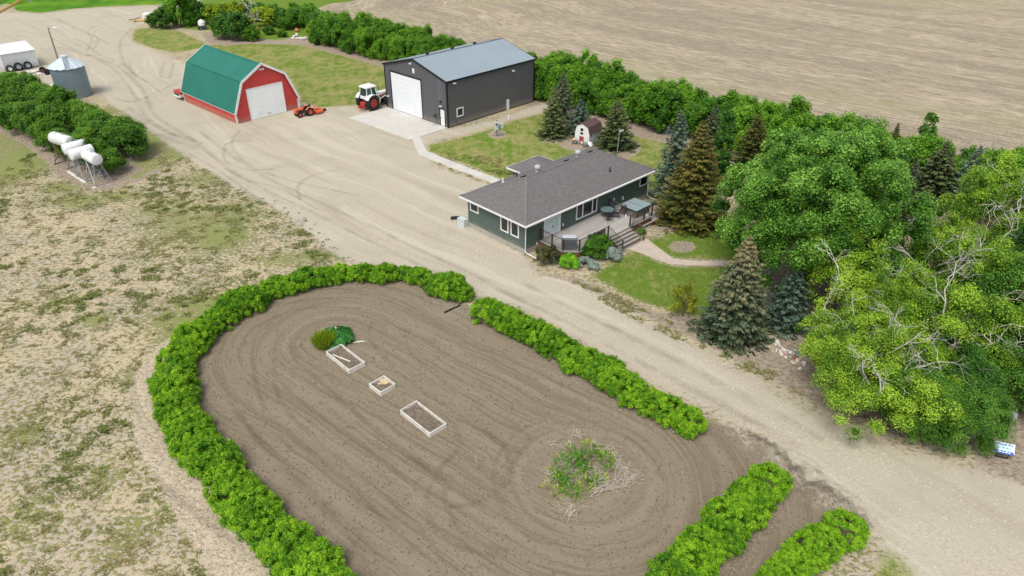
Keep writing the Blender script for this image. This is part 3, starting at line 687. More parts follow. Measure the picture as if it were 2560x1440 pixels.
# ------------------------------------------------------------------ house
HOUSE = ((1.07, 51.09, 0), R(43.76))
HL, HW, OV, EZ, RZ, HB = 15.98, 7.04, .5, 2.95, 4.68, 3.52
def house():
    t = thing('bungalow_house', 'long dark green bungalow with grey shingled hip roof and white windows', 'house', *HOUSE)
    b = MB(); b.box(.02, HL-.02, .02, HW-.02, 0, .5); b.build('foundation', m_found, t)
    b = MB(); b.box(0, HL, 0, HW, .46, 2.80); b.build('wall', m_sage, t)
    x0, x1, y0, y1 = -OV, HL+OV, -OV, HW+OV; ym = HW/2; zb = EZ-.16
    A, B_, C, D = (x0, y0), (x1, y0), (x1, y1), (x0, y1); r0, r1 = (HB, ym, RZ), (HL-HB, ym, RZ)
    b = MB(); z3 = lambda p, z: (p[0], p[1], z)
    b.face([z3(A, EZ), z3(B_, EZ), r1, r0]); b.face([z3(C, EZ), z3(D, EZ), r0, r1]); b.face([z3(D, EZ), z3(A, EZ), r0]); b.face([z3(B_, EZ), z3(C, EZ), r1])
    b.face([z3(D, zb), z3(C, zb), z3(B_, zb), z3(A, zb)])
    for p, q in ((A, B_), (B_, C), (C, D), (D, A)): b.face([z3(p, zb), z3(q, zb), z3(q, EZ), z3(p, EZ)])
    rf = b.build('roof', m_shing, t)
    b = MB(); e = .04
    b.box(x0-e, x1+e, y0-e, y0-.003, zb-.03, EZ-.02); b.box(x0-e, x1+e, y1+.003, y1+e, zb-.03, EZ-.02)
    b.box(x0-e, x0-.003, y0, y1, zb-.03, EZ-.02); b.box(x1+.003, x1+e, y0, y1, zb-.03, EZ-.02)
    b.build('fascia', m_white, t)
    b = MB(); b.box(x0-e, x1+e, y0-.14, y0-e-.002, EZ-.15, EZ-.03); b.build('gutter', m_white, t)
    b = MB()
    def capstrip(p, q, w=.10):
        p, q = Vector(p), Vector(q); d = (q-p).normalized(); s = d.cross(Vector((0, 0, 1))).normalized()*w; u = Vector((0, 0, .035))
        n = max(2, int((q-p).length/.22))
        for i in range(n):
            a, c = p+(q-p)*i/n, p+(q-p)*(i+1)/n; k = Vector((0, 0, .012*(i % 2)))
            b.face([a-s, c-s, c+u+k, a+u+k]); b.face([a+u+k, c+u+k, c+s, a+s])
    for p, q in ((r0, r1), (z3(A, EZ), r0), (z3(D, EZ), r0), (z3(B_, EZ), r1), (z3(C, EZ), r1)): capstrip(p, q)
    b.build('ridge_cap', m_ridge, rf)
    k = (RZ-EZ)/(ym+OV); rz = lambda y: RZ-abs(y-ym)*k
    for x, y in ((5.67, 4.31), (10.82, 4.27)):
        b = MB(); b.smooth = True; M = Matrix.Translation((x, y, rz(y)-.05))
        b.lathe([(.22, 0), (.18, .14), (.16, .22), (.20, .26), (.265, .34), (.285, .45), (.265, .55), (.18, .63), (0, .66)], 18, M); b.build('turbine_vent', mat('dull_aluminium', (.40, .42, .43), .5, .08, 3), rf)
    for x, y in ((3.71, 4.05), (9.09, 4.04), (12.28, 4.07)):
        b = MB(); b.obox((x, y, rz(y)+.06), (.42, .30, .12), 0, -.36, 'X'); b.build('roof_vent', m_blkmetal, rf)
    for x, y, c in ((4.81, 5.99, m_blkmetal), (11.64, 1.11, m_blkmetal), (2.82, 5.63, m_whitem)):
        b = MB(); b.lathe([(.13, 0), (.11, .08), (.06, .1), (.06, .42)], 10, Matrix.Translation((x, y, rz(y)-.04))); b.build('vent_pipe', c, rf)
    b = MB(); b.tube([(15.9, 7.1, 3.0), (15.9, 7.1, 3.45)], .04); b.lathe([(.28, 0), (.22, .05), (0, .09)], 14, Matrix.Translation((15.9, 7.1, 3.5)) @ Matrix.Rotation(.9, 4, 'X')); b.build('satellite_dish', m_white, rf)
    # back porch under its own low hip roof
    b = MB(); b.box(7.4, 10.9, HW-.01, 9.2, 0, 2.72); b.build('porch', m_sage, t)
    b = MB(); px0, px1, py1, pz = 6.98, 11.3, 9.62, 2.86
    P = [(px0, 7.45), (px1, 7.45), (px1, py1), (px0, py1)]; q0, q1 = (9.1, 6.15, 3.5), (9.1, 8.2, 3.5)
    b.face([(px0, 7.45, pz), q0, q1, (px0, py1, pz)]); b.face([(px1, 7.45, pz), (px1, py1, pz), q1, q0]); b.face([(px1, py1, pz), (px0, py1, pz), q1])
    b.prism(P, pz-.14, pz-.004); b.build('porch_roof', m_shing, t)
    b = MB(); b.box(px0-.04, px0-.003, 7.6, py1+.04, pz-.17, pz); b.box(px0-.04, px1+.04, py1+.003, py1+.04, pz-.17, pz); b.box(px1+.003, px1+.04, 7.6, py1, pz-.17, pz); b.build('porch_fascia', m_white, t)
    # windows and doors
    frame_on(t, 'window', 'x', 5.63, 6.73, 1.68, 2.54, 0, -1, .12)
    frame_on(t, 'window', 'x', 1.95, 2.91, 1.20, 2.55, 0, -1, .12)
    frame_on(t, 'window', 'x', .73, 1.70, 1.20, 2.55, 0, -1, .12)
    frame_on(t, 'window', 'y', 6.03, 8.74, 1.06, 2.53, 0, -1, .12, splits=((6.86, .13), (8.12, .13)), label='wide three pane picture window')
    frame_on(t, 'window', 'y', 14.72, 15.90, 1.53, 2.58, 0, -1, .12)
    b = MB(); b.box(2.08, 4.10, -.04, .01, .76, 2.56); d = b.build('patio_door', m_white, t)
    for a0, a1 in ((2.32, 2.92), (3.28, 3.86)):
        b = MB(); b.box(a0, a1, -.055, -.03, 1.02, 2.36); b.build('pane', m_litepane, d)
    b = MB(); b.box(3.03, 3.06, -.047, -.03, .8, 2.52); b.build('door_joint', m_galv, d)
    b = MB(); b.blob((3.12, -.09, 1.45), (.04, .05, .05)); b.build('door_handle', m_blkmetal, d); b = MB(); b.blob((3.12, -.09, 1.62), (.035, .04, .035)); b.build('deadbolt', m_blkmetal, d)
    for x, z, s in ((4.4, 1.23, .12), (1.28, .58, .10), (12.36, 1.18, .16), (11.05, 1.45, .14)):
        b = MB(); b.box(x-s/2, x+s/2, -.08, .0, z-s, z+s); b.build('outlet_box', m_white, t)
    b = MB(); b.tube([(-.04, -.46, 2.86), (-.05, -.3, 2.72), (-.06, -.08, 2.62), (-.06, -.06, .35), (.0, -.25, .18), (.12, -1.3, .07)], .05, n=4); b.tube([(-.5, -.1, 2.78), (-.06, -.08, 2.66)], .05, n=4); b.build('downspout', m_white, t)
    b = MB(); b.tube([(HL+.05, -.46, 2.86), (HL+.05, -.08, 2.6), (HL+.05, -.06, .4), (HL+.1, -.4, .2), (HL+.35, -1.7, .07)], .05, n=4); b.build('downspout', m_white, t)
    b = MB(); b.box(-.50, -.01, 7.08, 7.95, 0, .72); b.build('side_landing', m_ltgrey, t)
    return t
house()
t = thing('window_well_pipe', 'black corrugated drain pipe lying by the grey landing of the house', 'drain pipe', G(1141, 549))
b = MB(); b.tube([(-.5, 0, .15), (0, .1, .18), (.55, .05, .14)], .14, n=8); b.build('pipe', m_blkmetal, t)

# ------------------------------------------------------------------ deck and what stands on it
DZ = .75
def deck():
    t = thing('wooden_deck', 'weathered grey wooden deck with bronze railings and wide steps along the house', 'deck', *HOUSE)
    main = [(1.6, -.02), (1.6, -2.62), (2.5, -3.6), (12.1, -3.6), (12.1, -.02)]
    b = MB(); b.prism(main, DZ-.09, DZ); b.build('decking', m_deck, t)
    b = MB(); b.prism([(1.66, -.06), (1.66, -2.6), (2.52, -3.53), (12.04, -3.53), (12.04, -.06)], 0, DZ-.092); b.build('skirting', m_rust, t)
    b = MB(); b.box(12.16, 13.9, -3.72, -.7, .20, .29); b.box(10.7, 12.16, -3.76, -3.61, .20, .29); b.build('lower_platform', m_deck, t)
    b = MB(); b.box(12.18, 13.85, -3.69, -.75, 0, .198); b.box(10.75, 12.1, -3.74, -3.62, 0, .198); b.build('platform_skirt', m_riser, t)
    sx0, sx1 = 6.15, 8.9
    for i in range(5):
        z = DZ-.15*(i+1)+.0; y = -3.6-.3*i
        b = MB(); b.box(sx0, sx1, y-.33, y-.02, z+.0 if i < 4 else .0, z+.045 if i < 4 else .05); b.build('stair_tread', m_tread, t)
        if i < 4: b = MB(); b.box(sx0+.04, sx1-.04, y-.29, y-.26, max(0, z-.15), z-.002); b.build('stair_riser', m_riser, t)
    def rail(p, q, z0=DZ, z1=DZ, n=None, h=1.0):
        p, q = Vector((*p, 0)), Vector((*q, 0)); L = (q-p).length; n = n or int(L/.115); b = MB()
        f = lambda t_, z: p+(q-p)*t_+Vector((0, 0, z0+(z1-z0)*t_+z))
        b.tube([f(0, h), f(1, h)], .035, n=4); b.tube([f(0, .1), f(1, .1)], .025, n=4)
        for i in range(1, n): b.tube([f(i/n, .1), f(i/n, h)], .014, n=4, cap=False)
        b.build('railing', m_bronze, t)
    def post(x, y, z=DZ, h=1.06):
        b = MB(); b.box(x-.045, x+.045, y-.045, y+.045, z-.03, z+h); b.build('post', m_bronze, t)
    ps = [(1.66, -.1), (1.66, -1.37), (1.66, -2.58), (2.53, -3.54)]
    for a, c in zip(ps, ps[1:]): rail(a, c)
    rail((2.53, -3.54), (4.3, -3.54)); rail((4.3, -3.54), (6.1, -3.54))
    for p in ps+[(4.3, -3.54), (6.1, -3.54), (8.95, -3.54), (10.9, -3.54), (12.03, -3.54), (10.3, -.15), (10.3, -1.95)]: post(*p)
    rail((8.95, -3.54), (10.9, -3.54)); rail((10.9, -3.54), (12.03, -3.54)); rail((10.3, -.15), (10.3, -1.95))
    for x in (6.1, 8.95): rail((x, -3.6), (x, -5.1), DZ, .05); post(x, -5.1, .0, 1.06)
    b = MB(); b.box(6.3, 8.8, -5.0, -3.62, 0, .08); b.build('stair_base', m_riser, t)
deck()
def hot_tub():
    t = thing('hot_tub', 'square hot tub with folding teal cover on the far end of the deck', 'hot tub', world(HOUSE, 11.5, -2.12, DZ), HOUSE[1])
    b = MB(); b.box(-.98, .98, -.86, .86, .0, .68, bev=.06); b.build('cabinet', m_tubside, t)
    for x0, x1 in ((-1.08, -.015), (.015, 1.08)):
        b = MB(); b.box(x0, x1, -.95, .95, .68, .78, bev=.02); b.k = 1; b.box(x0+.02, x1-.02, -.93, .93, .781, .80); b.build('cover', [m_tubedge, m_tubtop], t)
hot_tub()
def patio_set():
    t = thing('patio_table', 'round glass patio table standing on the deck by the picture window', 'table', world(HOUSE, 9.03, -.95, DZ), HOUSE[1])
    b = MB(); b.lathe([(.56, .70), (.60, .705), (.60, .725), (.56, .73)], 28); b.build('glass_top', m_tglass, t)
    b = MB()
    for k in range(4):
        a = PI/4+k*PI/2; b.tube([(.45*math.cos(a), .45*math.sin(a), 0), (.32*math.cos(a), .32*math.sin(a), .4), (.5*math.cos(a), .5*math.sin(a), .69)], .018, n=5)
    b.build('legs', m_blkmetal, t)
    def chair(p, rz, label):
        c = thing('patio_chair', label, 'chair', p, rz, 'patio chairs on the deck')
        b = MB(); b.box(-.26, .26, -.25, .25, .40, .43); b.build('seat', m_sling, c)
        b = MB(); b.obox((0, -.29, .66), (.5, .03, .50), 0, .16, 'X'); b.build('backrest', m_sling, c)
        for x in (-.27, .27):
            b = MB(); b.tube([(x, .24, 0), (x, .24, .62), (x, -.28, .64)], .016, n=5); b.tube([(x, -.27, 0), (x, -.25, .42), (x, -.34, .92)], .016, n=5); b.build('side_frame', m_blkmetal, c)
        return c
    chair(world(HOUSE, 8.50, -1.55, DZ), HOUSE[1]-.25, 'dark sling patio chair at the near left side of the glass table')
    chair(world(HOUSE, 9.50, -1.62, DZ), HOUSE[1]+.45, 'dark sling patio chair with back to the steps, right of the glass table')
    chair(world(HOUSE, 9.85, -.62, DZ), HOUSE[1]+1.75, 'patio chair between the glass table and the hot tub railing')
    t = thing('covered_barbecue', 'barbecue under a grey vinyl cover at the deck corner', 'barbecue', world(HOUSE, 2.35, -2.62, DZ), HOUSE[1]-.78)
    b = MB(); b.box(-.62, .62, -.26, .26, .0, 1.0, bev=.07); b.k = 1; b.box(-.58, .58, -.24, .24, 1.0, 1.10, bev=.045); b.build('cover', [m_grille, m_coverL], t)
    t = thing('outdoor_bench', 'dark slatted bench against the deck railing left of the steps', 'bench', world(HOUSE, 5.0, -3.2, DZ), HOUSE[1])
    b = MB(); b.box(-.75, .75, -.2, .22, .36, .42); b.build('seat', m_sling, t)
    b = MB()
    for k in range(4): b.box(-.75, .75, -.27, -.24, .48+.13*k, .57+.13*k)
    b.build('backrest', m_sling, t)
    for x in (-.72, .68): b = MB(); b.box(x, x+.05, -.27, .2, 0, .36); b.box(x, x+.05, -.30, -.27, 0, 1.0); b.build('leg', m_blkmetal, t)
    t = thing('white_bottle', 'white bottle on the deck floor beside the hot tub railing', 'bottle', world(HOUSE, 10.15, -2.15, DZ))
    b = MB(); b.lathe([(.07, 0), (.075, .2), (.03, .27), (.03, .33)], 12); b.build('body', m_white, t); b = MB(); b.lathe([(.034, .33), (.034, .37)], 10); b.build('cap', m_blue, t)
    t = thing('white_lantern', 'small white lantern on the deck edge behind the railing near hot tub', 'lantern', world(HOUSE, 11.5, -3.42, DZ))
    b = MB(); b.lathe([(.13, 0), (.15, .1), (.10, .22), (.12, .26), (.02, .36)], 12); b.build('body', m_white, t)
patio_set()
t = thing('hose_coil', 'coil of green garden hose beside the house foundation corner', 'garden hose', world(HOUSE, .95, -.75))
b = MB()
for k in range(3): b.tube([((.33-.03*k)*math.cos(a), (.33-.03*k)*math.sin(a), .04+.05*k) for a in np.linspace(0, 2*PI, 20)], .022, n=5, cap=False)
b.build('coil', m_hose, t)

# ------------------------------------------------------------------ garden shed and barrels
def shed():
    fr = (tuple(G(1446.7, 360)), R(-39)); t = thing('garden_shed', 'little white gambrel shed with brown roof and red half door', 'shed', *fr)
    a0, a1, he, hk, hp, ki, D = -.55, 1.33, 1.38, 2.08, 2.42, .2, 2.5; xm = (a0+a1)/2
    full = [(a0, .1), (a1, .1), (a1, he), (a1-ki, hk), (xm, hp), (a0+ki, hk), (a0, he)]
    b = MB(); b.sweep([(x, z-.02 if z > 1 else z) for x, z in full], lambda x, z: (x, 0, z), lambda x, z: (x, D, z)); b.build('wall', m_whitlap, t)
    b = MB(); b.box(a0+.1, a1-.1, .05, D-.05, 0, .1); b.build('skid', m_riser, t)
    b = MB()
    for s in (0, 1):
        f = lambda x: a0+a1-x if s else x
        for p, q in (((a0-.07, he-.06), (a0+ki, hk)), ((a0+ki, hk), (xm, hp))):
            pr = [p, q, (q[0]-.02, q[1]+.05), (p[0]-.04, p[1]+.02)]; g = [(f(x), z) for x, z in pr]; g = g if not s else g[::-1]
            b.sweep(g, lambda x, z: (x, -.06, z), lambda x, z: (x, D+.06, z))
    b.build('roof', m_brownroof, t)
    b = MB(); b.box(.04, .62, -.03, .0, .98, 2.04); d = b.build('upper_door', m_white, t)
    for z0, z1 in ((1.18, 1.44), (1.56, 1.9)): b = MB(); b.box(.17, .53, -.04, -.028, z0, z1); b.build('pane', m_glass, d)
    b = MB(); b.box(.06, .62, -.03, .0, .16, .97); d = b.build('lower_door', m_shedred, t)
    b = MB(); b.box(.28, .52, -.045, -.028, .16, .42); b.build('pet_door', m_white, d)
    b = MB(); b.box(1.33, 1.37, .35, .42, .95, 1.35); b.build('bracket', m_blkmetal, t)
    return fr
sfr = shed()
for px, py, lab, fl in ((1437, 359, 'wooden half barrel planter with pale flowers left of the shed door', 1), (1463, 367, 'wooden half barrel planter right of the shed door', 0)):
    t = thing('barrel_planter', lab, 'planter', G(px, py), 0, 'half barrels by the shed')
    b = MB(); b.lathe([(.26, 0), (.31, .18), (.30, .40), (.25, .40), (.25, .33), (0, .33)], 18); b.build('barrel', m_wood, t)
    b = MB(); b.lathe([(.293, .06), (.296, .11)], 18, cap=False); b.lathe([(.314, .27), (.312, .32)], 18, cap=False); b.build('hoops', m_blkmetal, t)
    if fl:
        b = MB()
        for k in range(5): b.blob((random.uniform(-.15, .15), random.uniform(-.15, .15), .48+random.uniform(0, .1)), (.12, .12, .1), k)
        b.build('flowers', mat('pale_yellow_flowers', (.62, .48, .20), .8, .3, 8), t)

# ------------------------------------------------------------------ service posts and boxes
t = thing('meter_pedestal', 'grey electric meter pedestal with pale boxes on conduit legs in the lawn', 'electric meter', G(1243, 341), R(20))
b = MB(); b.box(-.32, .12, -.08, .08, .75, 1.75, bev=.03); b.build('meter_box', m_ltgrey, t)
b = MB(); b.box(.13, .45, -.08, .12, .8, 1.35, bev=.02); b.build('junction_box', m_tealbox, t)
b = MB(); b.box(.46, .76, -.02, .1, .9, 1.5, bev=.02); b.build('side_panel', m_ltgrey, t)
b = MB(); b.box(-.05, .1, .08, .2, 0, 1.9); b.build('wood_post', m_wood, t)
for x in (-.14, .02, .22, .36): b = MB(); b.tube([(x, 0, 0), (x, 0, .78)], .035, n=8); b.build('conduit', m_galv, t)
b = MB(); b.lathe([(.1, 0), (.09, .08), (0, .1)], 12, Matrix.Translation((-.1, -.09, 1.45)) @ Matrix.Rotation(PI/2, 4, 'X')); b.build('meter_dial', m_glass, t)
t = thing('white_standpipe', 'short white standpipe in gravel beside the charcoal shop', 'standpipe', G(1272, 300))
b = MB(); b.lathe([(.10, 0), (.10, .5), (.12, .5), (.12, .58), (0, .6)], 12); b.build('pipe', m_white, t)
t = thing('utility_box', 'low green utility box on bare earth by the shelterbelt', 'utility box', G(1670, 332), R(40))
b = MB(); b.box(-.5, .5, -.35, .35, 0, .75, bev=.05); b.build('body', m_tealbox, t); b = MB(); b.box(-.54, .54, -.39, .39, .75, .82); b.build('lid', m_ltgrey, t)
t = thing('yard_lamp', 'slim grey lamp post on the lawn behind the house roof', 'lamp post', G(1541, 398))
b = MB(); b.tube([(0, 0, 0), (.1, 0, 3.4)], .045, .035); b.build('post', m_galv, t); b = MB(); b.obox((.3, -.05, 3.15), (.42, .14, .09), .2, -.25); b.build('lamp_head', m_ltgrey, t)
b = MB(); b.tube([(-.35, .1, 0), (-.3, .1, .9)], .02); b.build('stay', m_galv, t)
def pole():
    p = G(156, 182); t = thing('yard_light_pole', 'tall brown wooden pole with a white lamp behind the grain bin', 'light pole', p)
    b = MB(); b.tube([(0, 0, 0), (0, 0, 6.35)], .14, .09, 8); b.build('pole', m_wood, t)
    b = MB(); b.tube([(0, 0, 6.1), (.5, -.15, 6.45), (.9, -.2, 6.42)], .03); b.build('arm', m_galv, t)
    b = MB(); b.smooth = True; b.blob((1.15, -.22, 6.40), (.42, .20, .10)); b.build('lamp_head', m_whitem, t)
pole()

# ------------------------------------------------------------------ grain bin, white shed, tyres, wagon frame
def grain_bin():
    t = thing('grain_bin', 'blue grey corrugated steel grain bin with cone roof and roof ladder', 'grain bin', (-58.35, 95.1, 0), R(-58))
    n = 36; b = MB(); b.smooth = False; b.lathe([(2.05, .12), (2.05, 3.9)], n); b.build('wall', m_binwall, t)
    b = MB(); b.lathe([(2.12, 0), (2.12, .14), (2.0, .14)], n); b.build('base_ring', m_wood, t)
    b = MB(); vs = [(2.2*math.cos(2*PI*k/32), 2.2*math.sin(2*PI*k/32), 3.82+(.10 if k % 2 else 0)) for k in range(32)]+[(.42*math.cos(2*PI*k/32), .42*math.sin(2*PI*k/32), 5.0) for k in range(32)]
    b.raw(vs, [(k, (k+1) % 32, 32+(k+1) % 32, 32+k) for k in range(32)]+[tuple(range(31, -1, -1))]); r = b.build('roof', m_binroof, t)
    b = MB(); b.lathe([(.44, 4.97), (.44, 5.14), (.50, 5.16), (.2, 5.28), (0, 5.3)], 20); b.build('roof_cap', m_binroof, r)
    b = MB()
    for x in (-.24, .24): b.tube([(2.15, x, 3.98), (.5, x, 5.1)], .03, n=4)
    for k in range(7): f = k/6*.92+.04; b.obox((2.15-1.65*f, 0, 4.02+1.12*f), (.10, .5, .05), 0, .6)
    b.build('roof_ladder', m_galv, r)
grain_bin()
def wheel(b, r, w, c, ax='y', rim=.55, kr=1):
    rot = {'y': Matrix.Rotation(-PI/2, 4, 'X'), 'x': Matrix.Rotation(PI/2, 4, 'Y'), 'z': Matrix.Identity(4)}[ax]
    M = Matrix.Translation(c) @ rot; h = w/2; q = rim*r
    b.k = 0; b.lathe([(q, -h*.7), (q*1.08, -h), (r*.9, -h), (r*.985, -h*.72), (r, -h*.3), (r, h*.3), (r*.985, h*.72), (r*.9, h), (q*1.08, h), (q, h*.7)], 28, M, cap=False)
    for k in range(22):
        a = 2*PI*k/22
        for s in (-1, 1):
            T = M @ Matrix.Rotation(a+s*.07, 4, 'Z') @ Matrix.Translation((r*.995, 0, s*h*.42)) @ Matrix.Rotation(s*.5, 4, 'X')
            b.box(-r*.03, r*.03, -r*.03, r*.03, -h*.45, h*.45, T)
    b.k = kr; b.lathe([(0, -h*.35), (q*.35, -h*.4), (q*.5, -h*.2), (q*.85, -h*.25), (q*.93, -h*.68), (q, -h*.7), (q, h*.7), (q*.93, h*.68), (q*.85, h*.25), (q*.5, h*.2), (q*.35, h*.4), (0, h*.35)], 28, M, cap=False)
    for k in range(6): a = 2*PI*k/6; b.blob(M @ Vector((q*.3*math.cos(a), q*.3*math.sin(a), h*.42)), (.02, .02, .02))
    b.k = 0
def white_shed():
    fr = ((-74.45, 106.69, 0), R(47.3)); t = thing('white_steel_shed', 'white ribbed steel shed with old tyres leaning on its side', 'shed', *fr)
    L, D, he, hp = 4.35, 6.2, 2.45, 3.2
    full = [(0, 0), (D, 0), (D, he), (D*.55, hp), (0, he)]
    b = MB(); b.sweep(full[::-1], lambda y, z: (-.2, y, z), lambda y, z: (L, y, z)); b.build('wall', m_whitrib, t)
    b = MB(); b.sweep([(-.08, he+.0), (D*.55, hp+.01), (D+.08, he), (D+.08, he+.06), (D*.55, hp+.08), (-.08, he+.06)], lambda y, z: (-.3, y, z), lambda y, z: (L+.1, y, z)); b.build('roof', m_whitem, t)
    b = MB(); b.box(-.15, L-.05, -.05, .06, 0, .12); b.build('sill', m_engine, t)
    for x, lab, rm, r in ((.35, 'old tyre with white rim leaning against the white shed', m_white, .5), (1.5, 'old tyre with grey rim, middle of the three on the white shed', m_galv, .58), (2.75, 'old tyre with grey rim nearest the light pole on the white shed', m_galv, .56)):
        w = thing('old_tyre', lab, 'tyre', world(fr, x, -.42, r-.02), fr[1], 'tyres leaning on the white shed'); b = MB(); wheel(b, r, .30, (0, 0, 0), 'y', .55)
        q = b.build('tyre', [m_rubber, rm], w); q.rotation_euler = (-.22, 0, 0)
white_shed()
def wagon():
    p = G(105, 186); t = thing('wagon_running_gear', 'rusty two wheeled wagon frame with long drawbar on pale dirt', 'wagon frame', p, R(48))
    b = MB(); b.tube([(-2.2, 0, .42), (.6, 0, .5)], .05); b.tube([(-.9, 0, .45), (.4, .75, .5)], .035); b.tube([(-.9, 0, .45), (.4, -.75, .5)], .035); b.build('drawbar', m_ruststeel, t)
    b = MB(); b.tube([(.5, -.9, .42), (.5, .9, .42)], .05); b.build('axle', m_ruststeel, t)
    for y, m in ((-.95, m_engine), (.95, m_ruststeel)): b = MB(); wheel(b, .42, .22, (.5, y, .42), 'y', .5); b.build('wheel', [m_rubber, m], t)
    t = thing('grey_gate_panel', 'upright grey metal panel standing at the bushes beside wagon frame', 'metal panel', G(84, 205), R(-58))
    b = MB(); b.box(-.9, .9, -.05, .05, .1, 1.45); b.k = 0; b.box(-.95, -.85, -.08, .08, 0, 1.5); b.box(.85, .95, -.08, .08, 0, 1.5); b.build('panel', m_ltgrey, t)
wagon()

# ------------------------------------------------------------------ fuel tanks
def tank(name, label, a, c, z, r, feet, m, ladder=False, ribs=False, feetz=0, rusty=False):
    """a horizontal cylinder between two end centres on a splayed steel stand"""
    a, c = Vector((*a, z)), Vector((*c, z)); mid = (a+c)/2; d = (c-a); L = d.length; ang = math.atan2(d.y, d.x)
    t = thing(name, label, 'fuel tank', (mid.x, mid.y, 0), ang, 'fuel tanks on stands beside the windbreak')
    M = Matrix.Translation((0, 0, z)) @ Matrix.Rotation(PI/2, 4, 'Y'); b = MB(); b.smooth = True; h = L/2
    b.lathe([(0, -h-.06), (r*.7, -h-.04), (r*.97, -h+.0), (r, -h+.04), (r, h-.04), (r*.97, h), (r*.7, h+.04), (0, h+.06)], 28, M); s = b.build('shell', m, t)
    b = MB(); b.lathe([(.05, r-.02), (.05, r+.12), (.08, r+.12), (.08, r+.16)], 10, Matrix.Translation((h*.25, 0, z))); b.lathe([(.04, r-.02), (.04, r+.08)], 8, Matrix.Translation((-h*.5, 0, z))); b.build('filler_cap', m_galv, s)
    ms = m_ruststeel if rusty else m_galv; w = r*.75; sp = r*1.15+.15
    for x in (-h*.72, h*.72):
        b = MB()
        for sgn in (-1, 1): b.tube([(x, sgn*w*.7, z-r*.72), (x*1.12, sgn*sp, .05)], .04, n=5)
        b.tube([(x, -w, z-r*.78), (x, w, z-r*.78)], .04, n=5); b.tube([(x*1.08, -sp*.85, z*.35), (x*1.08, sp*.85, z*.35)], .025, n=5)
        b.tube([(x*1.1, -sp*.95, .25), (x, sp*.7, z-r*.9)], .02, n=5); b.tube([(x*1.1, sp*.95, .25), (x, -sp*.7, z-r*.9)], .02, n=5)
        b.box(x*1.12-.06, x*1.12+.06, -sp-.15, sp+.15, 0, .07); b.build('stand_legs', ms, t)
    b = MB()
    for sgn in (-1, 1):
        b.tube([(-h*.72, sgn*w*.8, z-r*.78), (h*.72, sgn*w*.8, z-r*.78)], .035, n=5); b.tube([(-h*.8, sgn*sp, .3), (h*.72, sgn*w*.8, z-r*.85)], .02, n=5); b.tube([(h*.8, sgn*sp, .3), (-h*.72, sgn*w*.8, z-r*.85)], .02, n=5)
    b.build('stand_braces', ms, t)
    b = MB(); b.tube([(h+.05, 0, z-r*.8), (h+.2, 0, z-r-.1), (h+.22, .15, .9), (h+.1, .1, .5)], .022, n=5); b.obox((h+.16, 0, z-r-.08), (.3, .1, .1)); b.build('fuel_hose', m_blkmetal if not rusty else m_ruststeel, t)
    if ladder:
        b = MB()
        for y in (-.22, .22): b.tube([(-h-.25, y, 0), (-h-.1, y, z+.5)], .03, n=5)
        for k in range(7): b.tube([(-h-.24+.02*k, -.22, .25+.36*k), (-h-.24+.02*k, .22, .25+.36*k)], .022, n=5)
        b.build('ladder', m_galv, t)
    return t
m_oldtank = mat('weathered_tank_paint', (.60, .61, .60), .55, .10, 1.5, dirt=1.2, dirtcol=(.40, .36, .31))
tank('fuel_tank', 'white fuel tank with radial end seams nearest the grass tip of the windbreak', (-41.65, 66.6), (-39.95, 65.2), 2.55, .56, None, m_whitem)
tank('fuel_tank', 'white fuel tank second from the front, lying across between its neighbours', (-43.2, 66.5), (-41.95, 68.2), 2.5, .56, None, m_whitem)
tank('fuel_tank', 'white fuel tank third from the front, directly beside the big weathered tank', (-44.65, 68.05), (-43.4, 69.65), 2.5, .56, None, m_whitem)
tank('fuel_tank', 'big weathered pale grey fuel tank with steel ladder at its end', (-47.45, 71.35), (-44.9, 69.85), 2.6, .62, None, m_oldtank, ladder=True, rusty=True)
for k, (p, q) in enumerate((((510, 1010), (880, 1250)), ((1020, 1360), (1110, 1345)))):
    a = G(110+p[0]*.11806, 310+p[1]*.11806); c = G(110+q[0]*.11806, 310+q[1]*.11806); mid = (a+c)/2; d = c-a
    t = thing('wooden_beam', ('long pale timber beam under the middle fuel tank stands', 'short pale timber block under the front fuel tank leg')[k], 'timber', mid, math.atan2(d.y, d.x))
    b = MB(); b.box(-d.length/2, d.length/2, -.13, .13, 0, .06); b.build('beam', m_plankw, t)
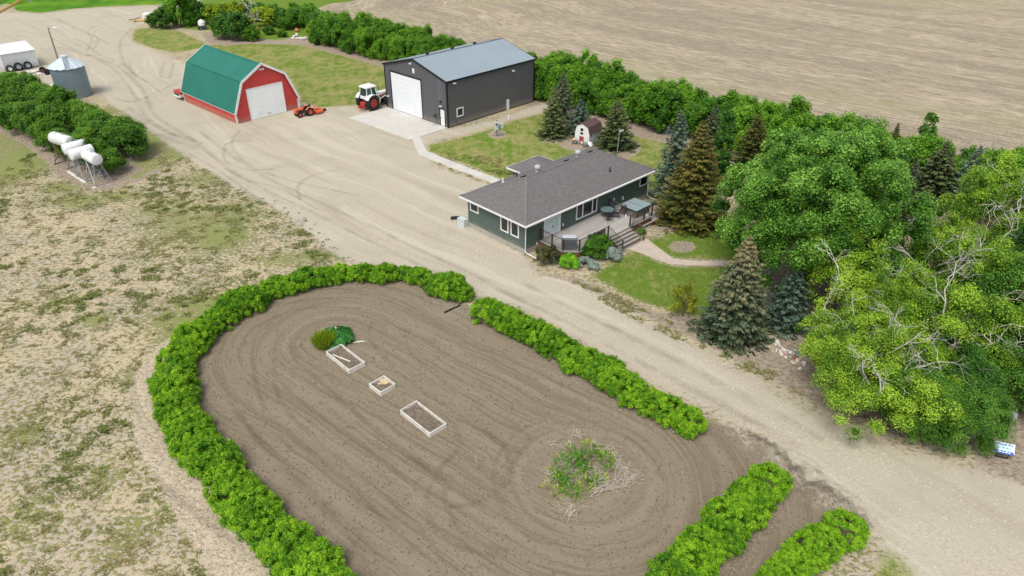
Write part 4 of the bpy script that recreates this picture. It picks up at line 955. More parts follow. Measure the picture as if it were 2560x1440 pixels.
# ------------------------------------------------------------------ vehicles
def big_tractor():
    c = Vector((-18.25, 89.45, 0)); t = thing('white_farm_tractor', 'white farm tractor with red wheels and cab parked beside the charcoal shop', 'tractor', c, R(49))
    RR, RF = .96, .70
    for y in (-.98, .98):
        b = MB(); wheel(b, RR, .56, (0, y, RR), 'y', .52); b.build('rear_wheel', [m_rubber, m_tred], t)
    for y in (-.85, .85):
        b = MB(); wheel(b, RF, .40, (2.75, y, RF), 'y', .52); b.build('front_wheel', [m_rubber, m_tred], t)
    b = MB(); b.box(-.55, 3.1, -.30, .30, .72, 1.22, bev=.05); b.box(-.35, .35, -.72, .72, .78, 1.12); b.box(2.6, 2.9, -.7, .7, .55, .78); b.build('chassis', m_engine, t)
    b = MB(); b.box(-.95, -.5, -.42, .42, .45, 1.0, bev=.04); b.tube([(-.7, -.35, .7), (-1.3, -.35, .45)], .05); b.tube([(-.7, .35, .7), (-1.3, .35, .45)], .05); b.box(-1.35, -1.2, -.45, .45, .36, .5); b.build('hitch', m_tred, t)
    b = MB(); b.smooth = False
    b.sweep([(-.38, 1.22), (.38, 1.22), (.40, 1.72), (.30, 1.86), (-.30, 1.86), (-.40, 1.72)], lambda y, z: (1.15, y, z), lambda y, z: (3.25, y*.9, 1.22+(z-1.22)*.86)); b.build('hood', m_white, t)
    b = MB(); b.box(1.5, 3.1, -.385, -.37, 1.25, 1.45); b.box(1.5, 3.1, .37, .385, 1.25, 1.45); b.build('hood_stripe', m_tred, t)
    b = MB()
    for y in (-.98, .98):
        pr = [(RR*1.08*math.cos(a), RR+RR*1.08*math.sin(a)) for a in np.linspace(R(25), R(150), 8)]
        for p, q in zip(pr, pr[1:]): b.face([(p[0], y-.3, p[1]), (p[0], y+.3, p[1]), (q[0], y+.3, q[1]), (q[0], y-.3, q[1])]); b.face([(p[0], y-.3, p[1]-.04), (q[0], y-.3, q[1]-.04), (q[0], y+.3, q[1]-.04), (p[0], y+.3, p[1]-.04)])
    b.build('fender', m_white, t)
    # cab
    b = MB(); b.box(-.62, 1.0, -.72, .72, 1.35, 1.75, bev=.03); b.build('cab_body', m_white, t)
    b = MB(); P = [(-.6, -.70), (1.0, -.70), (1.0, .70), (-.6, .70)]; T_ = [(-.5, -.62), (.82, -.62), (.82, .62), (-.5, .62)]
    for (x, y), (X, Y) in list(zip(P, T_))+[((.22, -.71), (.18, -.635)), ((.22, .71), (.18, .635))]: b = MB(); b.tube([(x, y, 1.7), (X, Y, 2.72)], .055, n=4); b.build('cab_pillar', m_white, t)
    b = MB()
    f = lambda i: [(*P[i], 1.75), (*P[(i+1) % 4], 1.75), (*T_[(i+1) % 4], 2.70), (*T_[i], 2.70)]
    for i in range(4): b.face([tuple(np.array(v)*[.97, .97, 1]) for v in f(i)])
    b.build('cab_glass', m_glassg, t)
    b = MB(); b.box(-.66, 1.02, -.76, .76, 2.72, 2.96, bev=.09); b.build('cab_roof', m_white, t)
    b = MB(); b.lathe([(.05, 0), (.05, .16), (0, .18)], 8, Matrix.Translation((.75, .3, 2.95))); b.build('beacon', m_whitem, t)
    b = MB(); b.box(.28, .98, -.80, -.73, .78, 1.7); b.box(.28, .98, .73, .80, .78, 1.7); b.k = 1; b.box(.4, .86, -.815, -.80, .98, 1.6); b.box(.4, .86, .80, .815, .98, 1.6); b.build('door_panel', [m_white, m_glass], t)
    for s in (-1, 1):
        b = MB(); b.tube([(1.25, s*.62, 1.7), (1.45, s*.66, .9), (1.35, s*.66, .5)], .09, n=4); b.tube([(1.4, s*.66, 1.1), (2.4, s*.66, 1.35), (3.6, s*.66, .7)], .07, n=4); b.build('loader_frame', m_plankw, t)
    b = MB(); b.tube([(2.1, .3, 1.8), (2.1, .3, 2.45)], .05); b.build('exhaust', m_blkmetal, t)
    b = MB(); b.box(-.7, -.6, -.95, -.6, 1.75, 1.95); b.box(-.7, -.6, .6, .95, 1.75, 1.95); b.build('rear_lamps', m_whitem, t)
big_tractor()
def small_tractor():
    rr = G(767.5, 284.5); fr_ = G(742.5, 290); d = fr_-rr; ang = math.atan2(d.y, d.x); t = thing('orange_compact_tractor', 'small orange tractor parked beside the red barn door', 'tractor', (rr+Vector((-math.sin(ang), math.cos(ang), 0))*.5), ang)
    wb = d.length
    # +x is forward
    for y in (-.5, .5):
        b = MB(); wheel(b, .50, .30, (0, y, .50), 'y', .55); b.build('rear_wheel', [m_rubber, m_orange], t)
        b = MB(); wheel(b, .34, .2, (wb, y*.88, .34), 'y', .52); b.build('front_wheel', [m_rubber, m_orange], t)
    b = MB(); b.box(-.2, wb+.2, -.17, .17, .36, .72); b.box(wb-.08, wb+.08, -.4, .4, .28, .4); b.box(.2, .9, -.42, .42, .40, .46); b.build('chassis', m_engine, t)
    b = MB(); b.box(.72, wb+.42, -.24, .24, .78, 1.04, bev=.05); b.build('hood', m_orange, t)
    b = MB(); b.box(wb+.1, wb+.40, -.22, .22, .45, .80, bev=.03); b.build('grille', m_orange, t)
    b = MB()
    for y in (-.5, .5):
        pr = [(.58*math.cos(a), .5+.58*math.sin(a)) for a in np.linspace(R(30), R(150), 7)]
        for p, q in zip(pr, pr[1:]): b.face([(p[0], y-.17, p[1]), (p[0], y+.17, p[1]), (q[0], y+.17, q[1]), (q[0], y-.17, q[1])])
    b.build('fender', m_orange, t)
    b = MB(); b.box(-.22, .2, -.22, .22, .85, .95, bev=.03); b.obox((-.22, 0, 1.12), (.08, .42, .4), 0, -.2); b.build('seat', m_blkmetal, t)
    b = MB(); b.tube([(.75, 0, .95), (.5, 0, 1.22)], .025); b.lathe([(.17, -.02), (.19, 0), (.17, .02)], 16, Matrix.Translation((.48, 0, 1.24)) @ Matrix.Rotation(-.6, 4, 'Y')); b.build('steering_wheel', m_blkmetal, t)
    m = thing('orange_rotary_mower', 'orange rotary mower hitched behind the small orange tractor', 'mower', t.location-Vector((math.cos(ang), math.sin(ang), 0))*1.25, ang)
    b = MB(); b.prism([(.55, -.75), (.55, .75), (-.2, .75), (-.6, .3), (-.6, -.3), (-.2, -.75)], .18, .40); b.build('deck', m_orange, m)
    b = MB(); b.tube([(.5, -.35, .4), (.3, 0, .95), (-.5, 0, .42)], .04); b.tube([(.5, .35, .4), (.3, 0, .95)], .04); b.box(-.1, .25, -.17, .17, .4, .6); b.build('hitch_frame', m_orange, m)
    b = MB(); wheel(b, .2, .12, (-.95, 0, .2), 'y', .5); b.build('tail_wheel', [m_rubber, m_engine], m)
    b = MB(); b.tube([(-.5, 0, .42), (-.95, .1, .4), (-.95, .1, .2)], .03); b.build('wheel_arm', m_orange, m)
small_tractor()
def pickup():
    fr = (tuple(world(BARN, -.45, 14.65)), R(47.0)); t = thing('pickup_truck', 'red and white pickup truck mostly hidden behind the red barn', 'pickup truck', *fr)
    for x in (.95, 4.2):
        for y in (-.72, .72): b = MB(); wheel(b, .38, .25, (x, y, .38), 'y', .6); b.build('wheel', [m_rubber, m_galv], t)
    b = MB(); b.box(.12, 5.2, -.88, .88, .42, .80, bev=.05); b.k = 1; b.box(.1, 5.22, -.9, .9, .80, 1.12, bev=.06); b.build('body', [m_white, m_tred], t)
    b = MB(); b.sweep([(1.5, 1.1), (3.3, 1.1), (3.1, 1.75), (2.0, 1.75)], lambda x, z: (x, -.78, z), lambda x, z: (x, .78, z)); b.build('cab', m_tred, t)
    b = MB(); b.face([(1.52, -.7, 1.14), (1.52, .7, 1.14), (1.97, .62, 1.70), (1.97, -.62, 1.70)][::-1]); b.build('windscreen', m_glass, t)
    b = MB(); b.box(.05, .11, -.72, .72, .62, .80); b.build('grille', m_engine, t); b = MB(); b.box(0, .12, -.92, .92, .40, .54, bev=.03); b.build('bumper', m_whitem, t)
    for y in (-.76, .76): b = MB(); b.box(.06, .12, y-.14, y+.14, .62, .80); b.build('headlight', m_litepane, t)
pickup()
t = thing('white_tank_cart', 'white plastic tank on a dark cart standing in tall grass by the bushes', 'tank', G(507, 73), R(20))
b = MB(); b.box(-.75, .75, -.7, .7, .12, .62); b.build('cart', m_engine, t)
b = MB(); b.lathe([(.55, .62), (.62, .75), (.60, 1.3), (.42, 1.55), (.2, 1.6), (.2, 1.72), (0, 1.74)], 18); b.build('tank', m_white, t)
for y in (-.6, .6): b = MB(); wheel(b, .25, .14, (-.3, y*1.2, .25), 'y', .5); b.build('wheel', [m_rubber, m_galv], t)
t = thing('white_truck_box', 'white box body half hidden behind the far bushes at the yard edge', 'truck body', G(380, 51), R(12))
b = MB(); b.box(-1.3, 1.5, -.9, .9, .5, 1.35, bev=.08); b.build('box_body', m_white, t); b = MB(); b.box(-1.2, 1.4, -.7, .7, .3, .5); b.build('frame', m_engine, t)
for x in (-.8, .9):
    for y in (-.8, .8): b = MB(); wheel(b, .35, .2, (x, y, .35), 'y', .5); b.build('wheel', [m_rubber, m_galv], t)
t = thing('yellow_scrap_frame', 'low yellow and rusty machine frame lying in front of the white box body', 'machine frame', G(358, 54), R(8))
b = MB(); b.box(-1.6, 1.6, -.1, .1, .15, .35); b.box(-1.6, -1.4, -.7, .7, .1, .3); b.box(.2, 1.5, -.6, .5, .2, .5, bev=.1); b.build('frame', m_yellow, t)
b = MB(); b.tube([(-2.6, .2, .3), (-1.4, 0, .5), (-.4, .5, .7)], .08); b.build('arm', m_ruststeel, t)
def auger():
    # a grain auger tube running out of the frame, its spout hanging from the upper end
    a, c = G(-140, 110, 5.0), G(60, -4, 8.5); t = thing('grain_auger', 'yellow grain auger tube rising across the top left corner', 'auger', (0, 0, 0))
    d = (c-a).normalized(); base = a-d*(a.z/d.z); base.z = .3
    b = MB(); b.smooth = True; b.tube([base, c], .17, n=12); b.build('tube', m_yellow, t)
    b = MB(); b.tube([base+Vector((0, 0, -.12)), c+Vector((0, 0, -.16))], .06, n=6); b.build('truss', m_engine, t)
    e = c+d*1.0; b = MB(); b.tube([c, e], .19, n=10); b.tube([e, e+Vector((.1, -.1, -1.0))], .16, .12, 10); b.build('spout', m_galv, t)
    mid = base+(c-base)*.55; b = MB()
    for s in (-1, 1): b.tube([mid, Vector((mid.x+s*1.4, mid.y+s*.6, .35))], .06); 
    b.tube([(mid.x-1.4, mid.y-.6, .4), (mid.x+1.4, mid.y+.6, .4)], .05); b.build('undercarriage', m_yellow, t)
    for s in (-1, 1): b = MB(); wheel(b, .36, .2, (mid.x+s*1.5, mid.y+s*.64, .36), 'x', .5); b.build('wheel', [m_rubber, m_galv], t)
auger()

# ------------------------------------------------------------------ garden beds and loose things on the soil
def planter(label, P, clods):
    """four corners of the rim (left, back, right, front) at z = .3"""
    P = [Vector((*p, 0)) for p in P]; c = sum(P, Vector())/4; ang = math.atan2((P[2]-P[1]).y, (P[2]-P[1]).x)
    L = ((P[2]-P[1]).length+(P[3]-P[0]).length)/2; Wd = ((P[1]-P[0]).length+(P[2]-P[3]).length)/2
    t = thing('raised_garden_bed', label, 'raised bed', c, ang, 'whitewashed raised beds in the garden'); h, th = .31, .055; x, y = L/2, Wd/2
    for a in ((-x, x, -y, -y+th), (-x, x, y-th, y), (-x, -x+th, -y+th, y-th), (x-th, x, -y+th, y-th)):
        b = MB(); b.box(*a, 0, h/2-.006); b.box(*a, h/2+.004, h+random.uniform(-.01, .012)); b.build('side_board', m_plankw, t)
    b = MB(); n, m = 16, 9; rn = random.Random(clods); vs = [(-x+th+(2*x-2*th)*i/n, -y+th+(2*y-2*th)*j/m, .12+rn.uniform(-.02, .035)) for j in range(m+1) for i in range(n+1)]
    b.raw(vs, [(j*(n+1)+i, j*(n+1)+i+1, (j+1)*(n+1)+i+1, (j+1)*(n+1)+i) for j in range(m) for i in range(n)]); b.build('soil', m_bedsoil, t)
    b = MB()
    for cx in (-x+th+.04, x-th-.04):
        for cy in (-y+th+.04, y-th-.04): b.box(cx-.035, cx+.035, cy-.035, cy+.035, 0, h-.03)
    b.build('corner_stakes', m_wood, t); return t, ang
planter('long whitewashed raised bed holding loose sticks, nearest the rhubarb', [(-12.08, 37.44), (-11.22, 38.3), (-9.28, 36.32), (-10.18, 35.59)], 1)
planter('small square whitewashed raised bed with pale mulch, middle of the row', [(-8.71, 34.19), (-7.92, 35.0), (-7.05, 34.15), (-7.89, 33.4)], 2)
planter('long whitewashed raised bed with dark clods, nearest the camera', [(-6.5, 31.76), (-5.64, 32.67), (-3.69, 30.68), (-4.54, 29.84)], 3)
def laid(name, label, cat, p, q, m, w=.06, z=.05, z2=None):
    a, c = G(*p), G(*q); t = thing(name, label, cat, (a+c)/2, math.atan2((c-a).y, (c-a).x)); L = (c-a).length
    b = MB(); b.tube([(-L/2, 0, z), (0, 0, (z+(z2 or z))/2), (L/2, 0, z2 or z)], w/2, n=5); b.build('stick', m, t)
laid('loose_stick', 'straight pale stick lying in the raised bed nearest the rhubarb', 'stick', (833, 893), (877, 910), m_plankw, .09, .2)
laid('loose_stick', 'dark tipped pale stick along the far side of the bed nearest the rhubarb', 'stick', (858, 872), (884, 893), m_plankw, .07, .2)
laid('black_pipe', 'black pipe lying on the garden soil beside the hedge gap', 'pipe', (1111, 783), (1150, 765), m_blkmetal, .13, .07)
b = MB(); b.blob((0, 0, .16), (.3, .3, .12), 5, jit=.3); 
for k in range(8): b.blob((random.uniform(-.28, .28), random.uniform(-.28, .28), .15), (.12, .1, .07), k, jit=.3)
tag(b.build('pale_mulch', mat('dry_straw_mulch', (.50, .41, .25), .9, .3, 9), None, G(962, 957)), 'heap of pale straw in the small square raised bed', 'straw heap')
b = MB(); b.blob((0, 0, .03), (.3, .09, .02), 3, jit=.3); b.tube([(.25, 0, .03), (.5, -.12, .03)], .015)
tag(b.build('fallen_leaf', mat('pale_leaf', (.52, .56, .38), .7, .2, 6), None, G(897, 855), .2), 'big pale fallen leaf on soil beside the rhubarb', 'leaf')
# ------------------------------------------------------------------ signs
def sign():
    p = G(2499, 1140); t = thing('yard_sign', 'blue and white printed yard sign on a wire stand by the drive', 'sign', p, R(-20))
    M = Matrix.Translation((.06, 0, .58)) @ Matrix.Rotation(R(48), 4, 'X'); b = MB(); w, h = .47, .30
    b.box(-w, w, -h, h, -.012, .012, M); pn = b.build('panel', m_signw, t)
    # the print is only a few pixels tall in the photograph: rows of small marks, none readable
    b = MB(); rn = random.Random(4); b.k = 0
    b.box(-w, w, -h, -h+.07, .013, .016, M); b.box(-w+.0, -w+.12, -h+.07, -h+.2, .013, .016, M); b.box(w-.16, w-.04, -h+.07, -h+.16, .013, .016, M)
    x = -w+.16
    for yy, kk in ((.20, 0), (.02, 1), (-.16, 0)):
        x = -w+.12
        while x < w-.16:
            l = rn.uniform(.04, .13); b.k = kk; b.box(x, x+l, yy-.03, yy+.035, .013, .016, M); x += l+rn.uniform(.03, .08)
    b.build('print', [m_blue, m_green2], pn)
    b = MB(); b.tube([(-.22, -.1, 0), (-.2, -.12, .45)], .02, n=5); b.tube([(.32, -.1, 0), (.34, -.12, .45)], .02, n=5); b.box(-.25, .35, -.14, -.06, 0, .05); b.build('stand', m_blkmetal, t)
sign()
t = thing('grey_road_sign', 'plain grey sheet sign on a thin post behind the roadside trees', 'sign', G(2508, 1078), R(-60))
b = MB(); b.tube([(0, 0, 0), (0, 0, 1.5)], .03, n=6); b.build('post', m_engine, t); b = MB(); b.box(-.32, .32, -.04, -.02, .85, 1.5); b.build('panel', m_ltgrey, t)

# ------------------------------------------------------------------ stones
m_st = [mat('stone_'+n, c, .85, .18, 7) for n, c in (('pale', (.56, .54, .49)), ('cream', (.56, .49, .37)), ('grey', (.29, .31, .32)), ('pink', (.46, .33, .27)), ('slate', (.15, .18, .20)), ('rust', (.27, .115, .05)))]
rn = random.Random(21); ZS = lambda x, y: (1900+x*.0764, 820+y*.0764)
ST = [(560, 470, 80, 0), (510, 560, 60, 1), (640, 590, 55, 1), (430, 510, 35, 0), (290, 640, 45, 1), (610, 525, 50, 0), (465, 705, 35, 3), (550, 695, 40, 0), (410, 765, 30, 1), (525, 770, 45, 0), (765, 745, 75, 0), (650, 740, 35, 1), (720, 660, 45, 0), (680, 825, 55, 0), (705, 885, 65, 0), (835, 855, 70, 3), (890, 750, 45, 0), (985, 820, 70, 0), (1110, 850, 60, 2), (1230, 910, 85, 4), (1095, 985, 65, 5), (975, 965, 55, 2), (820, 935, 45, 3), (845, 985, 60, 1), (1140, 725, 35, 0), (1200, 765, 50, 2), (1330, 970, 60, 3), (1435, 905, 60, 2), (1205, 1015, 35, 0), (1295, 1045, 50, 3), (1210, 1095, 60, 1), (1040, 1120, 40, 0), (1110, 1165, 50, 0), (1440, 1150, 60, 0), (1445, 1215, 45, 0), (1310, 1350, 60, 0), (1340, 1130, 35, 3), (1490, 985, 45, 2)]
CN = ['pale white', 'cream', 'grey', 'pinkish', 'slate dark', 'rusty brown']
for i, (x, y, r, k) in enumerate(ST):
    r = r*.0764*.031*1.05; b = MB(); b.smooth = rn.random() < .6
    b.blob((0, 0, r*.35), (r, r*rn.uniform(.65, .95), r*rn.uniform(.5, .75)), i, jit=.16); p = G(*ZS(x, y))
    o = b.build('field_stone', m_st[k], None, p, rn.uniform(0, 6)); tag(o, CN[k]+' field stone in the stone pile at the foot of the yellow green trees', 'stone', CN[k]+' stones of the pile by the drive')
for i, (px, py, r) in enumerate(((739, 92, .55), (748, 98, .6), (757, 99, .55), (742, 86, .4), (764, 95, .4), (733, 97, .45))):
    b = MB(); b.box(-r, r, -r*.5, r*.5, 0, r*.55, Matrix.Rotation(rn.uniform(-.2, .2), 4, 'X'), bev=.08); o = b.build('concrete_chunk', mat('pale_rubble', (.58, .56, .52), .9, .12, 3), None, G(px, py), rn.uniform(0, 3))
    tag(o, 'pale concrete chunk of the rubble by the grass mound beyond the lawn', 'rubble', 'concrete rubble beyond the lawn')
for px, py, lab in ((645, 75, 'rusty orange drum lying on the grass mound left of the rubble'), (744, 80, 'rusty orange drum lying above the concrete rubble')):
    t = thing('rusty_drum', lab, 'drum', G(px, py), rn.uniform(0, 3)); b = MB(); b.lathe([(.3, -.45), (.3, .45)], 14, Matrix.Translation((0, 0, .3)) @ Matrix.Rotation(PI/2, 4, 'Y')); b.build('drum', mat('rusty_orange', (.50, .20, .08), .8, .2, 3), t)
# ------------------------------------------------------------------ plants
def unit(v): return v/np.maximum(np.linalg.norm(v, axis=1, keepdims=True), 1e-9)
def leafquads(P, N, S, rng, aspect=.62, bend=.22):
    """four-cornered leaves at points P facing N, sizes S"""
    n = len(P); T = unit(np.cross(N, rng.normal(size=(n, 3)))); B = np.cross(N, T); s = S[:, None]
    a = P+T*s*aspect; b = P+B*s-N*s*bend; c = P-T*s*aspect; d = P-B*s-N*s*bend*.4
    return np.stack([a, b, c, d], 1).reshape(-1, 3)
_cs = None
def sphq(n=3):
    """quad sphere"""
    vs = []; fs = []; 
    for ax in range(3):
        for sg in (-1, 1):
            o = len(vs)
            for i in range(n+1):
                for j in range(n+1):
                    p = [0, 0, 0]; p[ax] = sg; p[(ax+1) % 3] = (2*i/n-1); p[(ax+2) % 3] = (2*j/n-1)*sg; vs.append(p)
            for i in range(n):
                for j in range(n): fs.append((o+i*(n+1)+j, o+(i+1)*(n+1)+j, o+(i+1)*(n+1)+j+1, o+i*(n+1)+j+1))
    return unit(np.array(vs, float)), np.array(fs)
SPV, SPF = sphq(2)
def cloud(name, C, CR, nper, ls, rng, m, up=.45, core=.62, aspect=.62, ctr=None, tspread=.34, flat=1.0, tipup=0):
    """foliage mesh: leaf clumps (centres C, radii CR) of small leaves round a leafy core"""
    nc = len(C); k = (nper*(CR/CR.mean())**2).astype(int).clip(6); idx = np.repeat(np.arange(nc), k); n = len(idx)
    U = unit(rng.normal(size=(n, 3))); ctr = C.mean(0) if ctr is None else np.array(ctr)
    O = unit(C-ctr)[idx]; U = unit(U+O*.55+np.array([0, 0, up])*rng.random((n, 1)))
    P = C[idx]+U*CR[idx][:, None]*rng.uniform(.62, 1.06, (n, 1))*np.array([1, 1, flat])
    N = unit(U*.75+rng.normal(size=(n, 3))*.50+np.array([0, 0, .70+tipup]))
    S = ls*rng.uniform(.6, 1.35, n)
    ct = rng.random(nc)
    tint = np.clip(.5+(ct[idx]-.5)*tspread*1.3+(rng.random(n)-.5)*tspread*1.6+U[:, 2]*.08, 0, 1)
    V = leafquads(P, N, S, rng, aspect); F = np.arange(4*n).reshape(-1, 4)
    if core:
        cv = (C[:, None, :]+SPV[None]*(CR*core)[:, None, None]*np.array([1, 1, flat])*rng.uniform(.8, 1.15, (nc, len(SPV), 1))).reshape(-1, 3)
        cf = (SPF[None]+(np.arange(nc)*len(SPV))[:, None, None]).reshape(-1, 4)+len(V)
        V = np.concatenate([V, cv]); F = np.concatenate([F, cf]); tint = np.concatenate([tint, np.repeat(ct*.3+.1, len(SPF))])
    V[:, 2] = np.maximum(V[:, 2], .01)
    return fastmesh(name, V, F, m, fattrs={'tint': tint})
def lobes(D, rng, k=5, amp=.22):
    f = np.ones(len(D))
    for _ in range(k): w = unit(rng.normal(size=(1, 3)))[0]; f += amp*np.maximum(0, (D@w-.45))*rng.uniform(.2, 1.6)
    return f
def dome(rng, n, rx, ry, z0, z1, cr, shell=(.72, 1.0), amp=.22, lo=-.35, taper=0):
    """clump centres over a rounded crown between heights z0 and z1"""
    D = unit(rng.normal(size=(n*3, 3))); D = D[D[:, 2] > lo][:n]; zc, rz = (z0+z1)/2, (z1-z0)/2
    f = lobes(D, rng, 6, amp)*rng.uniform(*shell, len(D)); C = D*f[:, None]*np.array([rx-cr*.7, ry-cr*.7, rz-cr*.5])
    C[:, :2] *= (1-taper*(C[:, 2:3]/rz+1)/2); C[:, 2] += zc
    return C, cr*rng.uniform(.7, 1.3, len(C))
m_bark = mat('grey_brown_bark', (.16, .125, .095), .9, .25, 5); m_deadw = mat('dead_grey_wood', (.50, .47, .43), .9, .16, 4)
def limbs(rng, h, r, spread, n=5, top=.75, z0=0):
    """trunk with rising limbs"""
    b = MB(); rn = lambda a: float(rng.uniform(-a, a)); b.smooth = True
    b.tube([(0, 0, z0), (rn(.05*h), rn(.05*h), h*.25), (rn(.06*h), rn(.06*h), h*top)], r, r*.35, 7)
    for i in range(n):
        a = 2*PI*i/n+rn(.5); z = h*float(rng.uniform(.12, .42)); q = spread*float(rng.uniform(.6, .95)); zt = h*float(rng.uniform(.55, .85))
        b.tube([(0, 0, z), (q*.45*math.cos(a), q*.45*math.sin(a), z+(zt-z)*.45), (q*math.cos(a+.2), q*math.sin(a+.2), zt)], r*.5, r*.12, 5)
    return b
def twigs(rng, p, d, L, r, lev, b, kids=3):
    """a bare branching limb"""
    p = Vector(p); d = Vector(d).normalized(); pts = [p]; n = 4
    for i in range(n):
        d = (d+Vector(rng.normal(size=3))*.22).normalized(); p = p+d*L/n; pts.append(p)
    b.tube(pts, r, r*.45, 4, cap=False)
    if lev:
        for k in range(kids):
            i = int(rng.integers(1, n+1)); q = pts[i]; nd = (d+Vector(rng.normal(size=3))*.75).normalized(); twigs(rng, q, nd, L*float(rng.uniform(.45, .7)), r*.5, lev-1, b, kids)

L_hedge = leaf_mat('hedge_leaves', (.036, .104, .005), (.122, .232, .011), (.275, .385, .022), .32)
L_belt = leaf_mat('shelterbelt_leaves', (.024, .066, .008), (.066, .150, .013), (.165, .270, .022), .27)
L_wind = leaf_mat('windbreak_leaves', (.026, .064, .009), (.068, .142, .016), (.14, .225, .026), .28)
L_poplar = leaf_mat('poplar_leaves', (.022, .064, .008), (.078, .158, .021), (.22, .335, .075), .28)
L_yellow = leaf_mat('yellow_green_leaves', (.040, .086, .007), (.150, .232, .022), (.36, .425, .056), .29)
L_dark = leaf_mat('dark_green_leaves', (.020, .056, .009), (.052, .118, .018), (.115, .200, .034), .24)
L_ygbush = leaf_mat('gold_green_bush_leaves', (.065, .10, .006), (.185, .23, .010), (.34, .36, .018), .28)
L_spr = leaf_mat('dark_spruce_needles', (.032, .064, .024), (.090, .130, .046), (.22, .23, .080), .12)
L_sprbr = leaf_mat('golden_brown_spruce_needles', (.034, .064, .012), (.110, .122, .022), (.25, .185, .045), .12)
L_sprblue = leaf_mat('blue_spruce_needles', (.032, .068, .044), (.090, .142, .098), (.21, .27, .19), .10)
L_sprtan = leaf_mat('tan_tipped_spruce_needles', (.042, .072, .036), (.110, .148, .080), (.30, .255, .13), .12)
L_jun = leaf_mat('juniper_needles', (.024, .040, .013), (.060, .072, .022), (.12, .105, .04), .1)
L_jblue = leaf_mat('blue_juniper_needles', (.09, .125, .10), (.20, .255, .215), (.35, .40, .345), .1)
L_lime = leaf_mat('lime_cedar_leaves', (.07, .17, .008), (.15, .32, .014), (.26, .45, .03), .25)
L_larch = leaf_mat('golden_larch_needles', (.14, .19, .018), (.29, .33, .03), (.46, .44, .05), .35)
L_rhub = leaf_mat('rhubarb_leaves', (.018, .075, .018), (.04, .145, .03), (.09, .22, .06), .2)
L_dill = leaf_mat('dill_fronds', (.12, .155, .010), (.22, .26, .022), (.38, .40, .05), .4)
L_weed = leaf_mat('weed_leaves', (.05, .125, .02), (.115, .225, .035), (.34, .34, .07), .25)

# --- garden hedge: rounded shrubs of one kind, eight shapes
HV = []
for i in range(8):
    rng = np.random.default_rng(100+i); C, CR = dome(rng, 120, 1.42, 1.38, -.75, 1.60, .235, (.82, 1.02), .18, -.15)
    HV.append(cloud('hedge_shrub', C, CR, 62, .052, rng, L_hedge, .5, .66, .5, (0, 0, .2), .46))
hcount = 0; rnh = random.Random(5)
def hedge(pts, step, sc, names, group, wob=.18):
    global hcount
    P = resample(GP(pts), step) if step else GP(pts)
    for k, p in enumerate(P):
        o = bpy.data.objects.new('hedge_shrub', HV[hcount % 8]); COL.objects.link(o); hcount += 1
        f = sc[k] if isinstance(sc, list) else sc*rnh.uniform(.80, .98)
        w = 0 if isinstance(sc, list) else wob
        o.location = (p[0]+rnh.uniform(-w, w), p[1]+rnh.uniform(-w, w), 0); o.rotation_euler = (0, 0, rnh.uniform(0, 6.28)); o.scale = (f, f*rnh.uniform(.92, 1.08), f*rnh.uniform(.86, 1.16))
        tag(o, names(k, len(P)), 'shrub', group)
hedge([(484, 866), (449, 915), (437, 960), (441, 1005), (455, 1050), (478, 1098), (520, 1150), (562, 1205), (605, 1260), (655, 1318), (710, 1378), (762, 1425), (830, 1490), (890, 1550)], 1.05, 1.0,
      lambda k, n: 'bright green hedge shrub, '+ordn(k+1)+' down the left side of the garden from its top bend', 'hedge shrubs down the left side of the garden')
TOP = [(507, 858, .72), (521, 832, .78), (552, 812, .80), (575, 795, .72), (592, 780, .90), (628, 768, 1.0), (655, 750, .62), (675, 738, .70), (695, 722, .62), (703, 735, .60), (742, 722, .82), (772, 712, .85), (800, 706, .74), (836, 702, .74), (855, 698, .72), (893, 694, .62), (915, 697, .66), (938, 698, .60), (965, 698, .74), (982, 692, .58), (1013, 692, .58), (1040, 702, .60), (1053, 706, .66), (1097, 728, .84), (1128, 735, .95), (1156, 746, .66)]
hedge([p[:2] for p in TOP], 0, [p[2] for p in TOP], lambda k, n: 'bright green hedge shrub, '+ordn(k+1)+' along the top curve of the garden counted from the left', 'hedge shrubs along the top curve of the garden')
hedge([(1226, 792), (1275, 815), (1318, 845), (1375, 875), (1430, 905), (1490, 940), (1545, 975), (1610, 1012), (1665, 1040), (1724, 1072)], 1.0, .92,
      lambda k, n: 'bright green hedge shrub, '+ordn(k+1)+' of the row between garden and drive, from the far end', 'hedge shrubs between the garden and the drive')
hedge([(1912, 1222), (1866, 1272), (1825, 1320), (1770, 1375), (1712, 1440), (1650, 1500)], 1.15, .94,
      lambda k, n: 'bright green hedge shrub, '+ordn(k+1)+' of the bottom right row from the drive inward', 'hedge shrubs in the bottom right row')
hedge([(2108, 1340), (2050, 1376), (1998, 1412), (1945, 1470), (1890, 1530)], 1.1, .79,
      lambda k, n: 'bright green hedge shrub, '+ordn(k+1)+' of the short row near the grass patch, from the drive', 'hedge shrubs in the short row by the grass patch')

